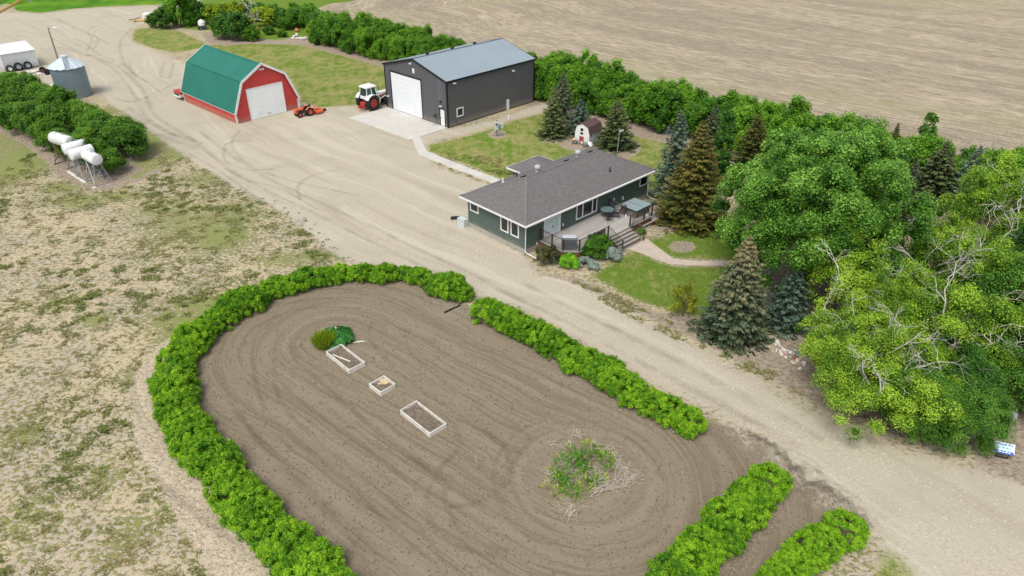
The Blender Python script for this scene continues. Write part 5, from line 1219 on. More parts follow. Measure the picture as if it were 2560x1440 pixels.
def tree_proto(name, crown, trunk, trunk_mat=None):
    t = thing(name, 'x', 'tree'); c = bpy.data.objects.new('crown', crown); COL.objects.link(c); c.parent = t
    if trunk is not None: trunk.build('trunk', trunk_mat or m_bark, t)
    return t
def place(protos, k, p, label, cat, group=None, sc=1.0, rz=None):
    """first use moves the prototype itself, later ones copy it with its parts"""
    pr = protos[k % len(protos)]; s = sc if hasattr(sc, '__len__') else (sc, sc, sc)
    if not pr.get('placed'): o = pr; pr['placed'] = 1
    else: o = dup(pr)
    o.location = (p[0], p[1], 0); o.rotation_euler = (0, 0, random.uniform(0, 6.28) if rz is None else rz); o.scale = s
    o['label'] = label; o['category'] = cat
    if group: o['group'] = group
    elif 'group' in o: del o['group']
    return o
ALLP = []
def protos(n, f): L = [f(i) for i in range(n)]; ALLP.extend(L); return L
def beltshrub(i):
    rng = np.random.default_rng(200+i); C, CR = dome(rng, 60, 2.0, 1.9, -.3, 4.1, .62, (.70, 1.0), .34, -.7, .18)
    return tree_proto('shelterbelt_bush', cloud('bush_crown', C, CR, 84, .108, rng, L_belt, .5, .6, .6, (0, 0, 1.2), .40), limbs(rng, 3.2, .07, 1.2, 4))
BS = protos(7, beltshrub)
def windtree(i):
    rng = np.random.default_rng(260+i); C, CR = dome(rng, 58, 2.0, 1.95, .2, 3.9, .58, (.68, 1.0), .34, -.7, .15)
    return tree_proto('windbreak_tree', cloud('windbreak_crown', C, CR, 90, .095, rng, L_wind, .45, .58, .6, (0, 0, 1.2), .40), limbs(rng, 3.0, .08, 1.2, 5))
WT = protos(5, windtree)

# shelterbelt: three staggered rows along the stubble field
rb = random.Random(9); rows = (('front', .6), ('middle', 2.9), ('back', 5.3)); kk = 0
for nm, off in rows:
    s = -5.0+off*.35; c1 = c2 = 0
    while s < 122:
        p = BELT0+BELTD*(s+rb.uniform(-.3, .3))+BELTN*(off+rb.uniform(-.5, .5))
        hgt_ = 1.0+.10*math.sin(s*.21+off)+rb.uniform(-.14, .16)
        if 12 < s < 35: hgt_ *= .92
        if s > 42: c2 += 1; lab = 'green shelterbelt bush in the %s row, %s right of the charcoal shop' % (nm, ordn(c2))
        else: c1 += 1; lab = 'green shelterbelt bush in the %s row, %s from its left end behind the shop' % (nm, ordn(c1))
        skip = s > 76 and nm == 'front' and 80 < s < 98
        if not skip: place(BS, kk, p, lab, 'bush', 'shelterbelt bushes, %s row' % nm, (hgt_*rb.uniform(.85, 1.05), hgt_*rb.uniform(.85, 1.05), hgt_*.98))
        kk += 1; s += rb.uniform(1.85, 2.45)
# windbreak at the left
wb_back = resample(GP([(-110, 205), (-20, 238), (60, 268), (130, 296), (200, 328), (262, 352), (312, 378), (338, 410)]), 2.3)
wb_front = resample(GP([(-130, 262), (-40, 292), (40, 318), (110, 352), (170, 386), (235, 412), (285, 432), (312, 428)]), 2.3)
for nm, L in (('far', wb_back), ('near', wb_front)):
    for k, p in enumerate(L):
        f = rb.uniform(.85, 1.12)*(.86 if nm == 'near' and k > len(L)-7 else 1.0)
        place(WT, k*2+(nm == 'near'), p+np.array([rb.uniform(-.3, .3), rb.uniform(-.3, .3)]), 'leafy green windbreak tree in the %s row, %s from the right end near the tanks' % (nm, ordn(len(L)-k)), 'tree', 'windbreak trees, %s row' % nm, (f, f, f*rb.uniform(.85, 1.0)))
# scattered bushes beyond the lawn at the top left
def gold(i):
    rng = np.random.default_rng(300+i); C, CR = dome(rng, 50, 2.0, 1.9, 0, 3.8, .62, (.7, 1), .3, -.6, .1)
    return tree_proto('golden_bush', cloud('golden_crown', C, CR, 42, .17, rng, L_ygbush, .5, .64, .6, (0, 0, 1.2), .42), limbs(rng, 3, .07, 1.2, 4))
GB = protos(3, gold)
def dkbush(i):
    rng = np.random.default_rng(320+i); C, CR = dome(rng, 60, 2.1, 2.0, -.2, 3.6, .6, (.68, 1), .36, -.6, .1)
    return tree_proto('dark_bush', cloud('dark_bush_crown', C, CR, 46, .16, rng, L_dark, .45, .64, .6, (0, 0, 1.2), .42), limbs(rng, 2.8, .07, 1.2, 4))
DB = protos(3, dkbush)
for i, (px, py, pr, s, lab) in enumerate((
    (452, 66, BS, (1.3, 1.3, 1.55), 'tall rounded green bush standing out at the far end of the yard'), (400, 68, DB, (.9, .9, .75), 'low dark bush at the left tip of the far thicket'), (424, 70, DB, (1.0, 1.0, .9), 'dark bush in front of the tall rounded far bush'),
    (484, 62, BS, (1.0, 1.0, 1.05), 'green bush right behind the white tank cart'), (510, 60, DB, (1.0, 1.0, 1.0), 'dark green bush behind and right of the white tank cart'), (536, 60, GB, (.95, .95, .95), 'golden green bush leftmost of the golden row'),
    (566, 60, GB, (1.05, 1.05, 1.0), 'golden green bush second in the golden row'), (598, 62, GB, (1.05, 1.05, 1.05), 'golden green bush left of the bare dead tree'), (662, 66, GB, (1.0, 1.0, .95), 'golden green bush right of the bare dead tree'), (682, 66, GB, (.9, .9, .85), 'golden green bush rightmost of the golden row'),
    (562, 96, DB, (1.1, 1.1, 1.05), 'left half of the big dark bush in front of the golden row'), (598, 100, DB, (1.15, 1.15, 1.15), 'right half of the big dark bush in front of the golden row'), (632, 102, BS, (.75, .75, .6), 'small bright bush at the foot of the big dark bush'),
    (706, 66, DB, (.9, .9, .8), 'dark bush between the golden row and the rubble'), (722, 74, BS, (.85, .85, .75), 'green bush above the concrete rubble'), (748, 64, DB, (1.0, 1.0, .9), 'dark bush behind the concrete rubble'), (778, 70, BS, (1.1, 1.1, .95), 'green bush right of the rubble, before the belt begins'), (800, 80, DB, (1.0, 1.0, .85), 'dark bush at the left start of the shelterbelt'), (776, 52, DB, (.9, .9, .8), 'far dark bush at the curved field edge'),
    (740, 48, BS, (.8, .8, .7), 'far green bush on the meadow edge'), (650, 52, DB, (.9, .9, .8), 'dark bush behind the golden row right of the dead tree'), (618, 48, BS, (.8, .8, .8), 'green bush behind the golden row left of the dead tree'), (690, 52, BS, (.9, .9, .8), 'green bush far behind the right end of the golden row'), (820, 92, BS, (1.0, 1.0, .95), 'green bush filling the left start of the shelterbelt'), (790, 92, GB, (.8, .8, .75), 'yellowish bush in front of the left start of the shelterbelt'), (735, 62, GB, (.8, .8, .7), 'yellowish bush above the rubble'), (675, 86, DB, (.55, .55, .35), 'low dark growth on the grass mound left of the rubble'), (705, 92, BS, (.5, .5, .28), 'low green growth on the grass mound beside the rubble'))):
    place(pr, i, G(px, py), lab, 'bush', 'scattered bushes beyond the lawn', s)
def dead_tree():
    t = thing('dead_tree', 'bare pale dead tree standing among the golden bushes', 'tree', G(636, 72)); rng = np.random.default_rng(3); b = MB()
    twigs(rng, (0, 0, 0), (0, 0, 1), 5.0, .14, 3, b, 4); b.build('branches', m_deadw, t)
dead_tree()

# --- spruces
def spruce(name, h, r, m, seed, tan=0, base=.13, dens=1.0, bare=.02, ls=.20, shag=1.0):
    rng = np.random.default_rng(seed); P = []; N = []; S = []; T = []; b = MB(); b.smooth = True
    b.tube([(0, 0, 0), (rng.uniform(-.05, .05), 0, h*.5), (0, 0, h*.98)], .03*h*.6+.03, .012, 7)
    nl = int(15+h*1.7); 
    for i in range(nl):
        f = i/(nl-1); z = h*(bare+(1-bare)*f**.96); L0 = r*((1-f)**.82)*(.96+.10*math.sin(i*2.1))+.09
        nb = max(5, int((11-5.5*f)*dens)); a0 = rng.uniform(0, 6.28)
        for k in range(nb):
            a = a0+2*PI*k/nb+rng.uniform(-.25, .25); L = L0*rng.uniform(.74, 1.16)*shag; ns = max(3, int(L/.17)); dr = .30*L*(1-f*.5)
            bt = rng.random()
            if L > .5: b.tube([(0, 0, z), (L*.5*math.cos(a), L*.5*math.sin(a), z-dr*.4), (L*.9*math.cos(a), L*.9*math.sin(a), z-dr*.55)], .018, .006, 3, cap=False)
            for j in range(ns):
                u = (j+1)/ns; w = .30*L*(1-u*.72)+.05
                for q in range(6 if u < .96 else 8):
                    sx = rng.uniform(-1, 1); rr = L*u*rng.uniform(.94, 1.03); x = rr*math.cos(a)-math.sin(a)*w*sx; y = rr*math.sin(a)+math.cos(a)*w*sx
                    zz = z-dr*(u**.8)*(1-.42*u)+.10*L*u**3-abs(sx)*w*.22+rng.uniform(-.04, .04)
                    P.append((x, y, zz)); N.append((math.cos(a)*.35, math.sin(a)*.35, .9)); S.append(ls*.74*rng.uniform(.7, 1.3)*(1.0 if f < .85 else .72)); T.append(base+.36*u*u+bt*.14+rng.uniform(-.10, .12)+tan*(f-.55)*.62)
    for j in range(10): P.append((rng.uniform(-.04, .04), rng.uniform(-.04, .04), h*(.95+.06*j/10))); N.append((1, 0, .3)); S.append(ls*.5); T.append(.7)
    P, N, S, T = np.array(P), np.array(N), np.array(S), np.array(T); n = len(P)
    N = unit(N+rng.normal(size=(n, 3))*.30); D = unit(np.stack([P[:, 0], P[:, 1], -.1-.0*P[:, 2]], 1)+rng.normal(size=(n, 3))*.45); Bt = unit(np.cross(N, D)); s = S[:, None]
    V = np.stack([P-D*s*.8, P+Bt*s*.36, P+D*s*.95-N*s*.18, P-Bt*s*.36], 1).reshape(-1, 3); V[:, 2] = np.maximum(V[:, 2], .02)
    F = np.arange(4*n).reshape(-1, 4)
    # inner sprays fill the middle so the trunk does not show through
    me = fastmesh(name+'_needles', V, F, m, fattrs={'tint': np.clip(T, 0, 1)})
    t = thing(name, 'x', 'tree'); c = bpy.data.objects.new('crown', me); COL.objects.link(c); c.parent = t; b.build('trunk', m_bark, t); return t
def putspruce(px, py, h, r, m, seed, label, name='spruce_tree', **kw):
    t = spruce(name, h, r, m, seed, **kw); t.location = G(px, py); t['label'] = label; t['category'] = 'spruce'; t.rotation_euler = (0, 0, seed); return t
putspruce(1382, 341, 5.5, 1.9, L_spr, 401, 'dark green spruce nearest the shop corner, in a round earth ring', tan=.35)
putspruce(1404, 309, 6.1, 1.9, L_sprtan, 402, 'taller grey green spruce standing behind the dark one by the shop', tan=-.2)
putspruce(1449, 330, 3.8, 1.9, L_sprblue, 403, 'small blue spruce right behind the little white shed', tan=-.2)
putspruce(1537, 366, 5.3, 2.4, L_spr, 404, 'broad dark green spruce beside the white shed', tan=.35, ls=.22, dens=1.2)
putspruce(1676, 503, 8.6, 2.3, L_sprblue, 405, 'tall blue green spruce left of the big golden brown spruce', tan=.0, ls=.22)
putspruce(1724, 553, 9.1, 3.3, L_sprbr, 406, 'big golden brown spruce at the end of the deck', tan=.28, base=.03, ls=.22, dens=1.9)
putspruce(1764, 440, 7.2, 2.3, L_sprtan, 407, 'grey green spruce showing behind the golden brown spruce', tan=-.25)
putspruce(1873, 424, 6.0, 2.3, L_sprbr, 408, 'brownish spruce between the golden spruce and the poplar', tan=.1, dens=1.2)
putspruce(1829, 832, 7.3, 2.5, L_sprtan, 409, 'tan topped spruce beside the drive in front of the poplar', tan=.95, base=.07, ls=.21, dens=1.7)
putspruce(1962, 812, 4.7, 2.0, L_sprblue, 410, 'blue spruce tucked between the drive trees and the poplar', tan=-.2)
putspruce(2322, 503, 5.7, 2.6, L_spr, 411, 'broad olive spruce in front of the right part of the shelterbelt', tan=.25, ls=.25, dens=1.4)
putspruce(2400, 516, 5.8, 2.2, L_sprblue, 412, 'silver blue spruce beside the olive spruce at right', tan=.15)
putspruce(2238, 575, 6.6, 1.35, L_sprtan, 413, 'slim tan spruce half hidden at the right side of the poplar', tan=.35)
putspruce(2200, 470, 6.4, 1.2, L_sprbr, 414, 'narrow golden spruce rising behind the poplar', tan=.3)


def aspen():
    rng = np.random.default_rng(31); n = 70; z = rng.uniform(.4, 7.4, n); a = rng.uniform(0, 6.28, n); q = .55*np.sqrt(np.clip(1-(z-3.6)**2/16, .1, 1)); C = np.stack([q*np.cos(a), q*np.sin(a), z], 1)
    t = tree_proto('columnar_aspen', cloud('aspen_crown', C, .42*rng.uniform(.7, 1.2, n), 60, .11, rng, L_dark, .4, .6), limbs(rng, 6, .09, .4, 3)); ALLP.append(t)
    place([t], 0, G(1792, 470), 'narrow columnar dark green aspen right of the golden brown spruce', 'tree')
aspen()
def larch():
    rng = np.random.default_rng(33); C, CR = dome(rng, 40, 1.0, .95, .15, 2.9, .3, (.4, 1.08), .4, -.8, .35)
    t = tree_proto('larch_tree', cloud('larch_crown', C, CR, 120, .055, rng, L_larch, .4, .3, .45, (0, 0, 1.1), .5), limbs(rng, 2.7, .05, .8, 6)); place([t], 0, G(1706, 790), 'young yellow green larch in grass left of the tan topped spruce', 'tree'); ALLP.append(t)
larch()

# --- poplars
def poplar(seed, h, r, n, nper, ls, m, z0=1.6):
    rng = np.random.default_rng(seed); C, CR = dome(rng, n, r, r*.95, z0, h, .74, (.46, 1.07), .50, -.85, .12)
    return tree_proto('poplar_tree', cloud('poplar_crown', C, CR, nper, ls, rng, m, .35, .52, .8, (0, 0, h*.42), .46), limbs(rng, h*.95, .32, r*.8, 9))
PP = protos(1, lambda i: poplar(51, 11.7, 6.3, 430, 290, .068, L_poplar)); place(PP, 0, G(2004, 722), 'very large round green poplar in the middle of the right side', 'tree', rz=.3)
PQ = protos(1, lambda i: poplar(52, 9.0, 4.3, 230, 260, .068, L_poplar)); place(PQ, 0, G(2100, 560), 'paler poplar rising behind the very large poplar', 'tree', rz=1)
PR = protos(1, lambda i: poplar(53, 6.0, 3.4, 90, 80, .15, L_poplar, .5)); place(PR, 0, G(1975, 480), 'smaller poplar to the far left of the large poplars', 'tree', rz=1)
# --- yellow green maples with dead wood
def maple(i):
    rng = np.random.default_rng(70+i); h, r = 6.0, 3.2; C, CR = dome(rng, 92, r, r*.95, .5, h, .66, (.46, 1.14), .68, -.6, .0)
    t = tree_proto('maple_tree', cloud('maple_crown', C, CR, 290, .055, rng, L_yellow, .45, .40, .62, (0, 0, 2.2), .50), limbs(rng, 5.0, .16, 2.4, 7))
    b = MB()
    for k in range(5):
        a = rng.uniform(0, 6.28); q = rng.uniform(1.0, 2.3); b = MB(); twigs(rng, (q*.6*math.cos(a), q*.6*math.sin(a), rng.uniform(3.3, 4.6)), (math.cos(a)*.9, math.sin(a)*.9, .9), rng.uniform(2.2, 3.0), .06, 3, b, 3); b.build('dead_branch', m_deadw, t)
    return t
MP = protos(4, maple)
for k, (px, py, s, lab) in enumerate((
    (2105, 835, (.95, .95, 1.0), 'yellow green maple at the back left, against the large poplar'), (2088, 958, (.74, .74, .80), 'yellow green maple above the stone pile'), (2128, 1000, (.80, .80, .85), 'yellow green maple right of the stone pile, second row'), (2165, 1045, (.9, .9, .78), 'yellow green maple at the drive edge in front'),
    (2205, 935, (.85, .85, .85), 'yellow green maple with bare twigs in the middle of the clump'), (2325, 940, (1.0, 1.0, 1.05), 'yellow green maple at the right centre of the clump'), (2290, 790, (.95, .95, 1.0), 'yellow green maple at the back of the clump'), (2400, 815, (.95, .95, 1.0), 'yellow green maple with dead twigs at the back right'), (2420, 950, (.72, .72, .8), 'yellow green maple beside the dark trees at right'),
    (2255, 1035, (.72, .72, .72), 'yellow green maple leaning over the drive beside the dark front tree'),
    (2440, 655, (1.12, 1.12, 1.1), 'yellow green maple left of the upper right pair'), (2545, 620, (1.15, 1.15, 1.1), 'yellow green maple at the right edge of the upper group'), (2590, 720, (1.1, 1.1, 1.0), 'yellow green maple cut by the right edge below the upper group'))):
    place(MP, k, G(px, py), lab, 'maple', 'yellow green maples', s)
def dktree(i):
    rng = np.random.default_rng(90+i); h, r = 5.0, 3.0; C, CR = dome(rng, 110, r, r*.95, .1, h, .66, (.62, 1.06), .40, -.7, .05)
    return tree_proto('elm_tree', cloud('elm_crown', C, CR, 260, .056, rng, L_dark, .45, .50, .6, (0, 0, 1.6), .46), limbs(rng, 4.0, .14, 2.2, 6))
DT = protos(3, dktree)
for k, (px, py, s, lab) in enumerate(((2275, 1068, (.74, .74, .80), 'dark green tree at the drive edge in front of the maples'), (2388, 1086, (.78, .78, .62), 'low dark green tree beside the printed yard sign'), (2372, 1030, (.82, .82, .86), 'dark green tree behind the low one by the yard sign'), (2535, 985, (1.05, 1.05, 1.1), 'dark green tree cut by the right edge above the sandy verge'), (2520, 880, (1.15, 1.15, 1.3), 'dark green tree at the right edge beside the maples'), (2600, 800, (1.2, 1.2, 1.3), 'tall dark tree beyond the right edge behind maples'), (2490, 770, (.9, .9, 1.0), 'dark green tree filling the gap between the maple groups'), (2350, 640, (.5, .5, .5), 'small dark green bush in the gap below the olive spruce'))):
    place(DT, k, G(px, py), lab, 'tree', 'dark green trees at the right', s)
t = thing('dead_shrub', 'grey leafless dead shrub among the yellow green maples', 'shrub', G(2262, 770)); b = MB(); rng = np.random.default_rng(8)
for k in range(6): twigs(rng, (0, 0, .2), (rng.uniform(-.3, .3), rng.uniform(-.3, .3), 1), 4.2, .06, 3, b, 3)
b.build('branches', m_deadw, t)
t = thing('dead_shrub', 'grey leafless brush at the far right end of the shelterbelt', 'shrub', G(2478, 440)); b = MB()
for k in range(7): twigs(rng, (rng.uniform(-1, 1), rng.uniform(-1, 1), 0), (rng.uniform(-.4, .4), rng.uniform(-.4, .4), 1), 2.6, .05, 3, b, 3)
b.build('branches', m_deadw, t)
t = thing('lone_sapling', 'dark feathery sapling sticking up above the shelterbelt at right', 'tree', G(2300, 385))
rng = np.random.default_rng(12); C, CR = dome(rng, 26, .95, .95, 1.4, 4.7, .40, (.4, 1.05), .3, -.6, .3); c = bpy.data.objects.new('crown', cloud('sapling_crown', C, CR, 40, .15, rng, L_dark, .4, 0)); COL.objects.link(c); c.parent = t; limbs(rng, 4.4, .06, .8, 5).build('trunk', m_bark, t)

# --- foundation shrubs
def shrub(name, px, py, rx, ry, h, m, seed, label, ls=.060, nper=120, cr=.24, n=34, upward=0, cat='shrub'):
    rng = np.random.default_rng(seed); C, CR = dome(rng, n, rx, ry, -.2*h, h, cr, (.7, 1.02), .3, -.3, .15)
    o = bpy.data.objects.new(name, cloud(name, C, CR, nper, ls, rng, m, .5+upward, .42, .45, (0, 0, .2*h), .50, 1.0, upward)); COL.objects.link(o); o.location = G(px, py); return tag(o, label, cat)
shrub('brown_juniper', 1358, 662, .62, .62, 1.75, L_jun, 1, 'upright brown green juniper at the near house corner', n=30)
shrub('brown_juniper', 1383, 660, .55, .55, 1.5, L_jun, 2, 'darker juniper touching the deck corner, right of the brown one', n=26)
shrub('globe_cedar', 1425, 667, .86, .86, 1.0, L_lime, 3, 'low bright lime green globe cedar in front of the deck', n=40, cr=.2)
shrub('blue_juniper', 1462, 664, .85, .7, .62, L_jblue, 4, 'spreading blue grey juniper right of the lime globe cedar', n=34, cr=.2)
shrub('blue_juniper', 1482, 672, .5, .45, .5, L_jblue, 14, 'low tip of blue grey juniper reaching onto the lawn', n=18, cr=.18)
shrub('blue_juniper', 1420, 640, .6, .5, .8, L_jblue, 5, 'blue grey juniper squeezed behind the lime globe cedar', n=20, cr=.2)
shrub('green_yew', 1487, 640, 1.25, 1.1, 1.75, L_lime if False else leaf_mat('yew_needles', (.025, .085, .006), (.06, .165, .010), (.115, .25, .018), .2), 6, 'large deep green yew in front of the deck steps', n=60, cr=.30, ls=.085)
shrub('silver_shrub', 1533, 648, .8, .75, 1.15, L_jblue, 7, 'silver blue shrub beside the foot of the deck steps', n=34, cr=.24)
shrub('step_plant', 1602, 585, .42, .3, .5, L_belt, 8, 'small green plant below the handrail at the steps', n=14, cr=.16, ls=.06)
# --- rhubarb and dill
def rhubarb():
    t = thing('rhubarb_plant', 'big clump of dark green rhubarb by the raised bed', 'rhubarb', G(842, 848)); rng = np.random.default_rng(4); V = []; F = []; T = []; st = MB()
    for k in range(95):
        a = rng.uniform(0, 6.28); q = 1.05*math.sqrt(rng.random()); z = .62*math.sqrt(max(.08, 1-(q/1.15)**2))+rng.uniform(-.06, .08); c = np.array([q*math.cos(a), q*math.sin(a), z]); s = rng.uniform(.20, .34)
        d = np.array([math.cos(a), math.sin(a), -.35]); d /= np.linalg.norm(d); w = np.cross(d, [0, 0, 1]); w /= np.linalg.norm(w); nn = np.cross(w, d)
        rows_ = 4; cols = 5; o = len(V)
        for i in range(rows_):
            for j in range(cols):
                u, v = i/(rows_-1), j/(cols-1)*2-1; wd = math.sin(PI*min(1, u*.85+.14))*s*.8
                V.append(c+d*s*(u*1.9-.6)+w*wd*v+nn*(.08*s*math.sin(6*v+k)-abs(v)*.12*s*-1-u*u*.35*s+.10*s*math.sin(9*u+j*2.0)))
        for i in range(rows_-1):
            for j in range(cols-1): F.append((o+i*cols+j, o+i*cols+j+1, o+(i+1)*cols+j+1, o+(i+1)*cols+j)); T.append(rng.uniform(.1, .9)*.6+.15)
        st.tube([(c[0]*.25, c[1]*.25, 0), tuple(c*np.array([.8, .8, .85]))], .016, n=4, cap=False)
    c = bpy.data.objects.new('leaves', fastmesh('rhubarb_leaves', np.array(V), np.array(F), L_rhub, fattrs={'tint': np.array(T)})); COL.objects.link(c); c.parent = t
    st.build('stalks', mat('rhubarb_stalks', (.25, .10, .06), .6, .2, 3), t)
    b = MB(); b.tube([(.05, .1, .5), (.02, .05, .95)], .03, .06, 6); b.build('flower_stem', mat('pale_leaf', (.52, .56, .38)), t)
rhubarb()
def spikes(name, px, py, n, r, h, m, seed, w=.03, lean=.35, tintb=.5):
    rng = np.random.default_rng(seed); V = []; T = []
    for k in range(n):
        a = rng.uniform(0, 6.28); q = r*math.sqrt(rng.random()); p = np.array([q*math.cos(a), q*math.sin(a), 0]); d = np.array([math.cos(a)*lean*rng.uniform(.2, 1.6)*(q/r+.2), math.sin(a)*lean*rng.uniform(.2, 1.6)*(q/r+.2), 1])*h*rng.uniform(.55, 1.05)
        e = np.cross(d, rng.normal(size=3)); e = e/np.linalg.norm(e)*w; V += [p-e*.5, p+d*.6-e, p+d, p+d*.6+e]; T.append(np.clip(tintb+rng.uniform(-.35, .4), 0, 1))
    me = fastmesh(name, np.array(V), np.arange(len(V)).reshape(-1, 4), m, fattrs={'tint': np.array(T)}); o = bpy.data.objects.new(name, me); COL.objects.link(o)
    if px is not None: o.location = G(px, py)
    return o
tag(spikes('dill_plant', 811, 866, 900, .52, 1.05, L_dill, 2, .03, .28), 'feathery yellow green dill clump between rhubarb and raised bed', 'dill')
# --- weed island
wr = random.Random(14); ZW = lambda x, y: (1340+x/6, 1060+y/6)
GW = [(440, 510), (405, 600), (570, 500), (700, 490), (560, 570), (640, 560), (880, 480), (965, 395), (700, 650), (590, 700), (680, 800), (330, 850), (400, 880), (470, 930), (540, 1010), (620, 1120), (820, 850), (880, 900), (1060, 560), (1090, 690), (760, 690), (450, 780), (300, 820)]
YW = [(330, 1070), (250, 700), (175, 930), (770, 310), (500, 360), (730, 960), (970, 830), (1060, 500)]
for i, (x, y) in enumerate(GW+YW):
    g = i < len(GW); s = wr.uniform(.8, 1.25)
    o = spikes('weed_clump', *ZW(x, y), int(46*s), .26*s, .24*s, L_weed, 500+i, .032, 1.2, .36 if g else .88)
    tag(o, ('green grassy weed clump in the round weed island of the garden' if g else 'yellowed weed clump at the edge of the weed island'), 'weed', 'green weed clumps in the weed island' if g else 'yellowed weed clumps in the weed island')
m_twig = mat('dry_twigs', (.56, .49, .40), .9, .2, 6)
def brush(label, pts, n, L, z=.12, seed=0, spread=.3):
    rng = np.random.default_rng(seed); c = G(*ZW(*pts[len(pts)//2])); t = thing('brush_pile', label, 'dry brush', c); b = MB(); W_ = [G(*ZW(*p)) for p in pts]
    for k in range(n):
        i = int(rng.integers(0, len(W_)-1)); f = rng.random(); p = W_[i].lerp(W_[i+1], f)-c+Vector((rng.normal()*spread*.4, rng.normal()*spread*.4, .03+abs(rng.normal())*z)); d = (W_[i+1]-W_[i]).normalized(); a = rng.normal()*.6
        d = Vector((d.x*math.cos(a)-d.y*math.sin(a), d.x*math.sin(a)+d.y*math.cos(a), rng.normal()*.12)); l = L*rng.uniform(.4, 1.1)
        q = p+d*l*.5+Vector((rng.normal()*.05, rng.normal()*.05, .02)); b.tube([p-d*l*.5, p, q, q+d*l*.3], .013, .006, 3, cap=False)
    for v in range(len(b.v)): x, y, zz = b.v[v]; b.v[v] = (x, y, max(.012, zz))
    b.build('sticks', m_twig, t)
brush('curved pile of pale dry stalks along the right of the weed island', [(880, 300), (960, 380), (1100, 400), (1180, 520), (1250, 640), (1350, 720), (1340, 840)], 85, .8, .10, 1, .3)
brush('fan of pale dry stalks at the lower right of the weed island', [(890, 1020), (1050, 930), (1200, 970), (1350, 880), (1500, 800)], 95, .95, .12, 2, .4)
brush('dry stalks in the middle of the weed island', [(300, 600), (450, 640), (560, 760), (780, 720), (960, 760), (1000, 880)], 90, .5, .06, 3, .7)
brush('grey dry stalks at the left of the weed island', [(120, 680), (200, 780), (250, 860), (110, 900)], 26, .6, .06, 4, .2)
brush('spray of grey dry stalks above left of the weed island', [(230, 310), (330, 345), (410, 360), (530, 290)], 26, .6, .12, 5, .15)
brush('grey woody stump sprays above the weed island', [(590, 120), (620, 200), (660, 230)], 24, .5, .2, 6, .15)
brush('scattered broken stalks below the weed island', [(200, 1100), (400, 1190), (540, 1270), (480, 1360), (640, 1270), (800, 1200)], 50, .55, .03, 7, .5)
t = thing('dry_seedling', 'thin pale dry seedling stem standing alone in the garden soil', 'dead plant', G(1194, 1168)); b = MB(); twigs(np.random.default_rng(5), (0, 0, 0), (0, .1, 1), 1.0, .012, 1, b, 4); b.build('stem', m_twig, t)

# --- grass tufts on the rough ground and litter under the hedges (nobody could count either)
def inz(poly, P): return sdpoly(P, np.array(poly)) < 0
rg = np.random.default_rng(77)
def tufts(name, P, size, tint, m, n=9, flat=.5):
    k = len(P); idx = np.repeat(np.arange(k), n); c = P[idx]; a = rg.uniform(0, 6.28, len(idx)); q = rg.uniform(0, 1, len(idx))*size[idx]*.8
    p0 = np.stack([c[:, 0]+q*np.cos(a), c[:, 1]+q*np.sin(a), np.zeros(len(idx))], 1); d = np.stack([np.cos(a)*.7, np.sin(a)*.7, np.full(len(idx), flat)], 1)*(size[idx]*rg.uniform(.5, 1.1, len(idx)))[:, None]
    e = np.stack([-np.sin(a), np.cos(a), np.zeros(len(idx))], 1)*(size[idx]*.22)[:, None]
    V = np.stack([p0-e*.6, p0+d*.6-e, p0+d*np.array([1, 1, .8]), p0+d*.6+e], 1).reshape(-1, 3); V[:, 2] = np.maximum(V[:, 2], .006)
    me = fastmesh(name, V, np.arange(len(V)).reshape(-1, 4), m, fattrs={'tint': np.clip(tint[idx]+rg.uniform(-.16, .16, len(idx)), 0, 1)}); o = bpy.data.objects.new(name, me); COL.objects.link(o); tag(o, kind='stuff'); return o
m_tuft = leaf_mat('rough_grass_blades', (.34, .27, .13), (.225, .225, .066), (.115, .165, .028), .25)
U = np.stack([rg.uniform(-52, 2, 90000), rg.uniform(19, 74, 90000)], 1)
big = U[:, 1] > 0
bad = inz(gravel, U) | inz(soil, U) | inz(trail, U) | inz(windbed, U)
dn = .28*vnoise(U, 2.6, 1)+.72*vnoise(U, .62, 2); keep = ~bad & (dn+rg.uniform(-.08, .08, len(U)) > .56) & (np.abs(U[:, 0]) < U[:, 1]*.80+8)
U = U[keep]; U = U[:24000]; gl = vnoise(U, 4.0, 5)
tufts('grass_tufts', U, rg.uniform(.07, .17, len(U))*(1+.5*(gl > .62)), np.clip(.38+.55*vnoise(U, 1.1, 9)+.35*(gl-.5), 0, 1), m_tuft, 8, .55)
VG = GP([(1428, 700), (1460, 704), (1560, 745), (1640, 790), (1760, 842), (1880, 893), (1960, 945), (2010, 990), (1940, 962), (1820, 905), (1700, 856), (1600, 808), (1500, 752), (1440, 718)])
mn, mx_ = np.min(VG, 0), np.max(VG, 0); U = np.stack([rg.uniform(mn[0], mx_[0], 9000), rg.uniform(mn[1], mx_[1], 9000)], 1); U = U[inz(VG, U) & (vnoise(U, .55, 3) > .50)][:1500]
tufts('verge_weeds', U, rg.uniform(.07, .17, len(U)), rg.uniform(.55, .95, len(U)), m_tuft, 10, .5)
EG = resample(GP([(560, 470), (660, 520), (740, 575), (800, 630), (860, 655)]), .12); U = np.array(EG)+rg.normal(size=(len(EG), 2))*.9
tufts('drive_edge_weeds', U, rg.uniform(.10, .2, len(U)), rg.uniform(.5, 1, len(U)), leaf_mat('green_weed_blades', (.12, .15, .03), (.08, .16, .03), (.06, .17, .035), .2), 9, .5)
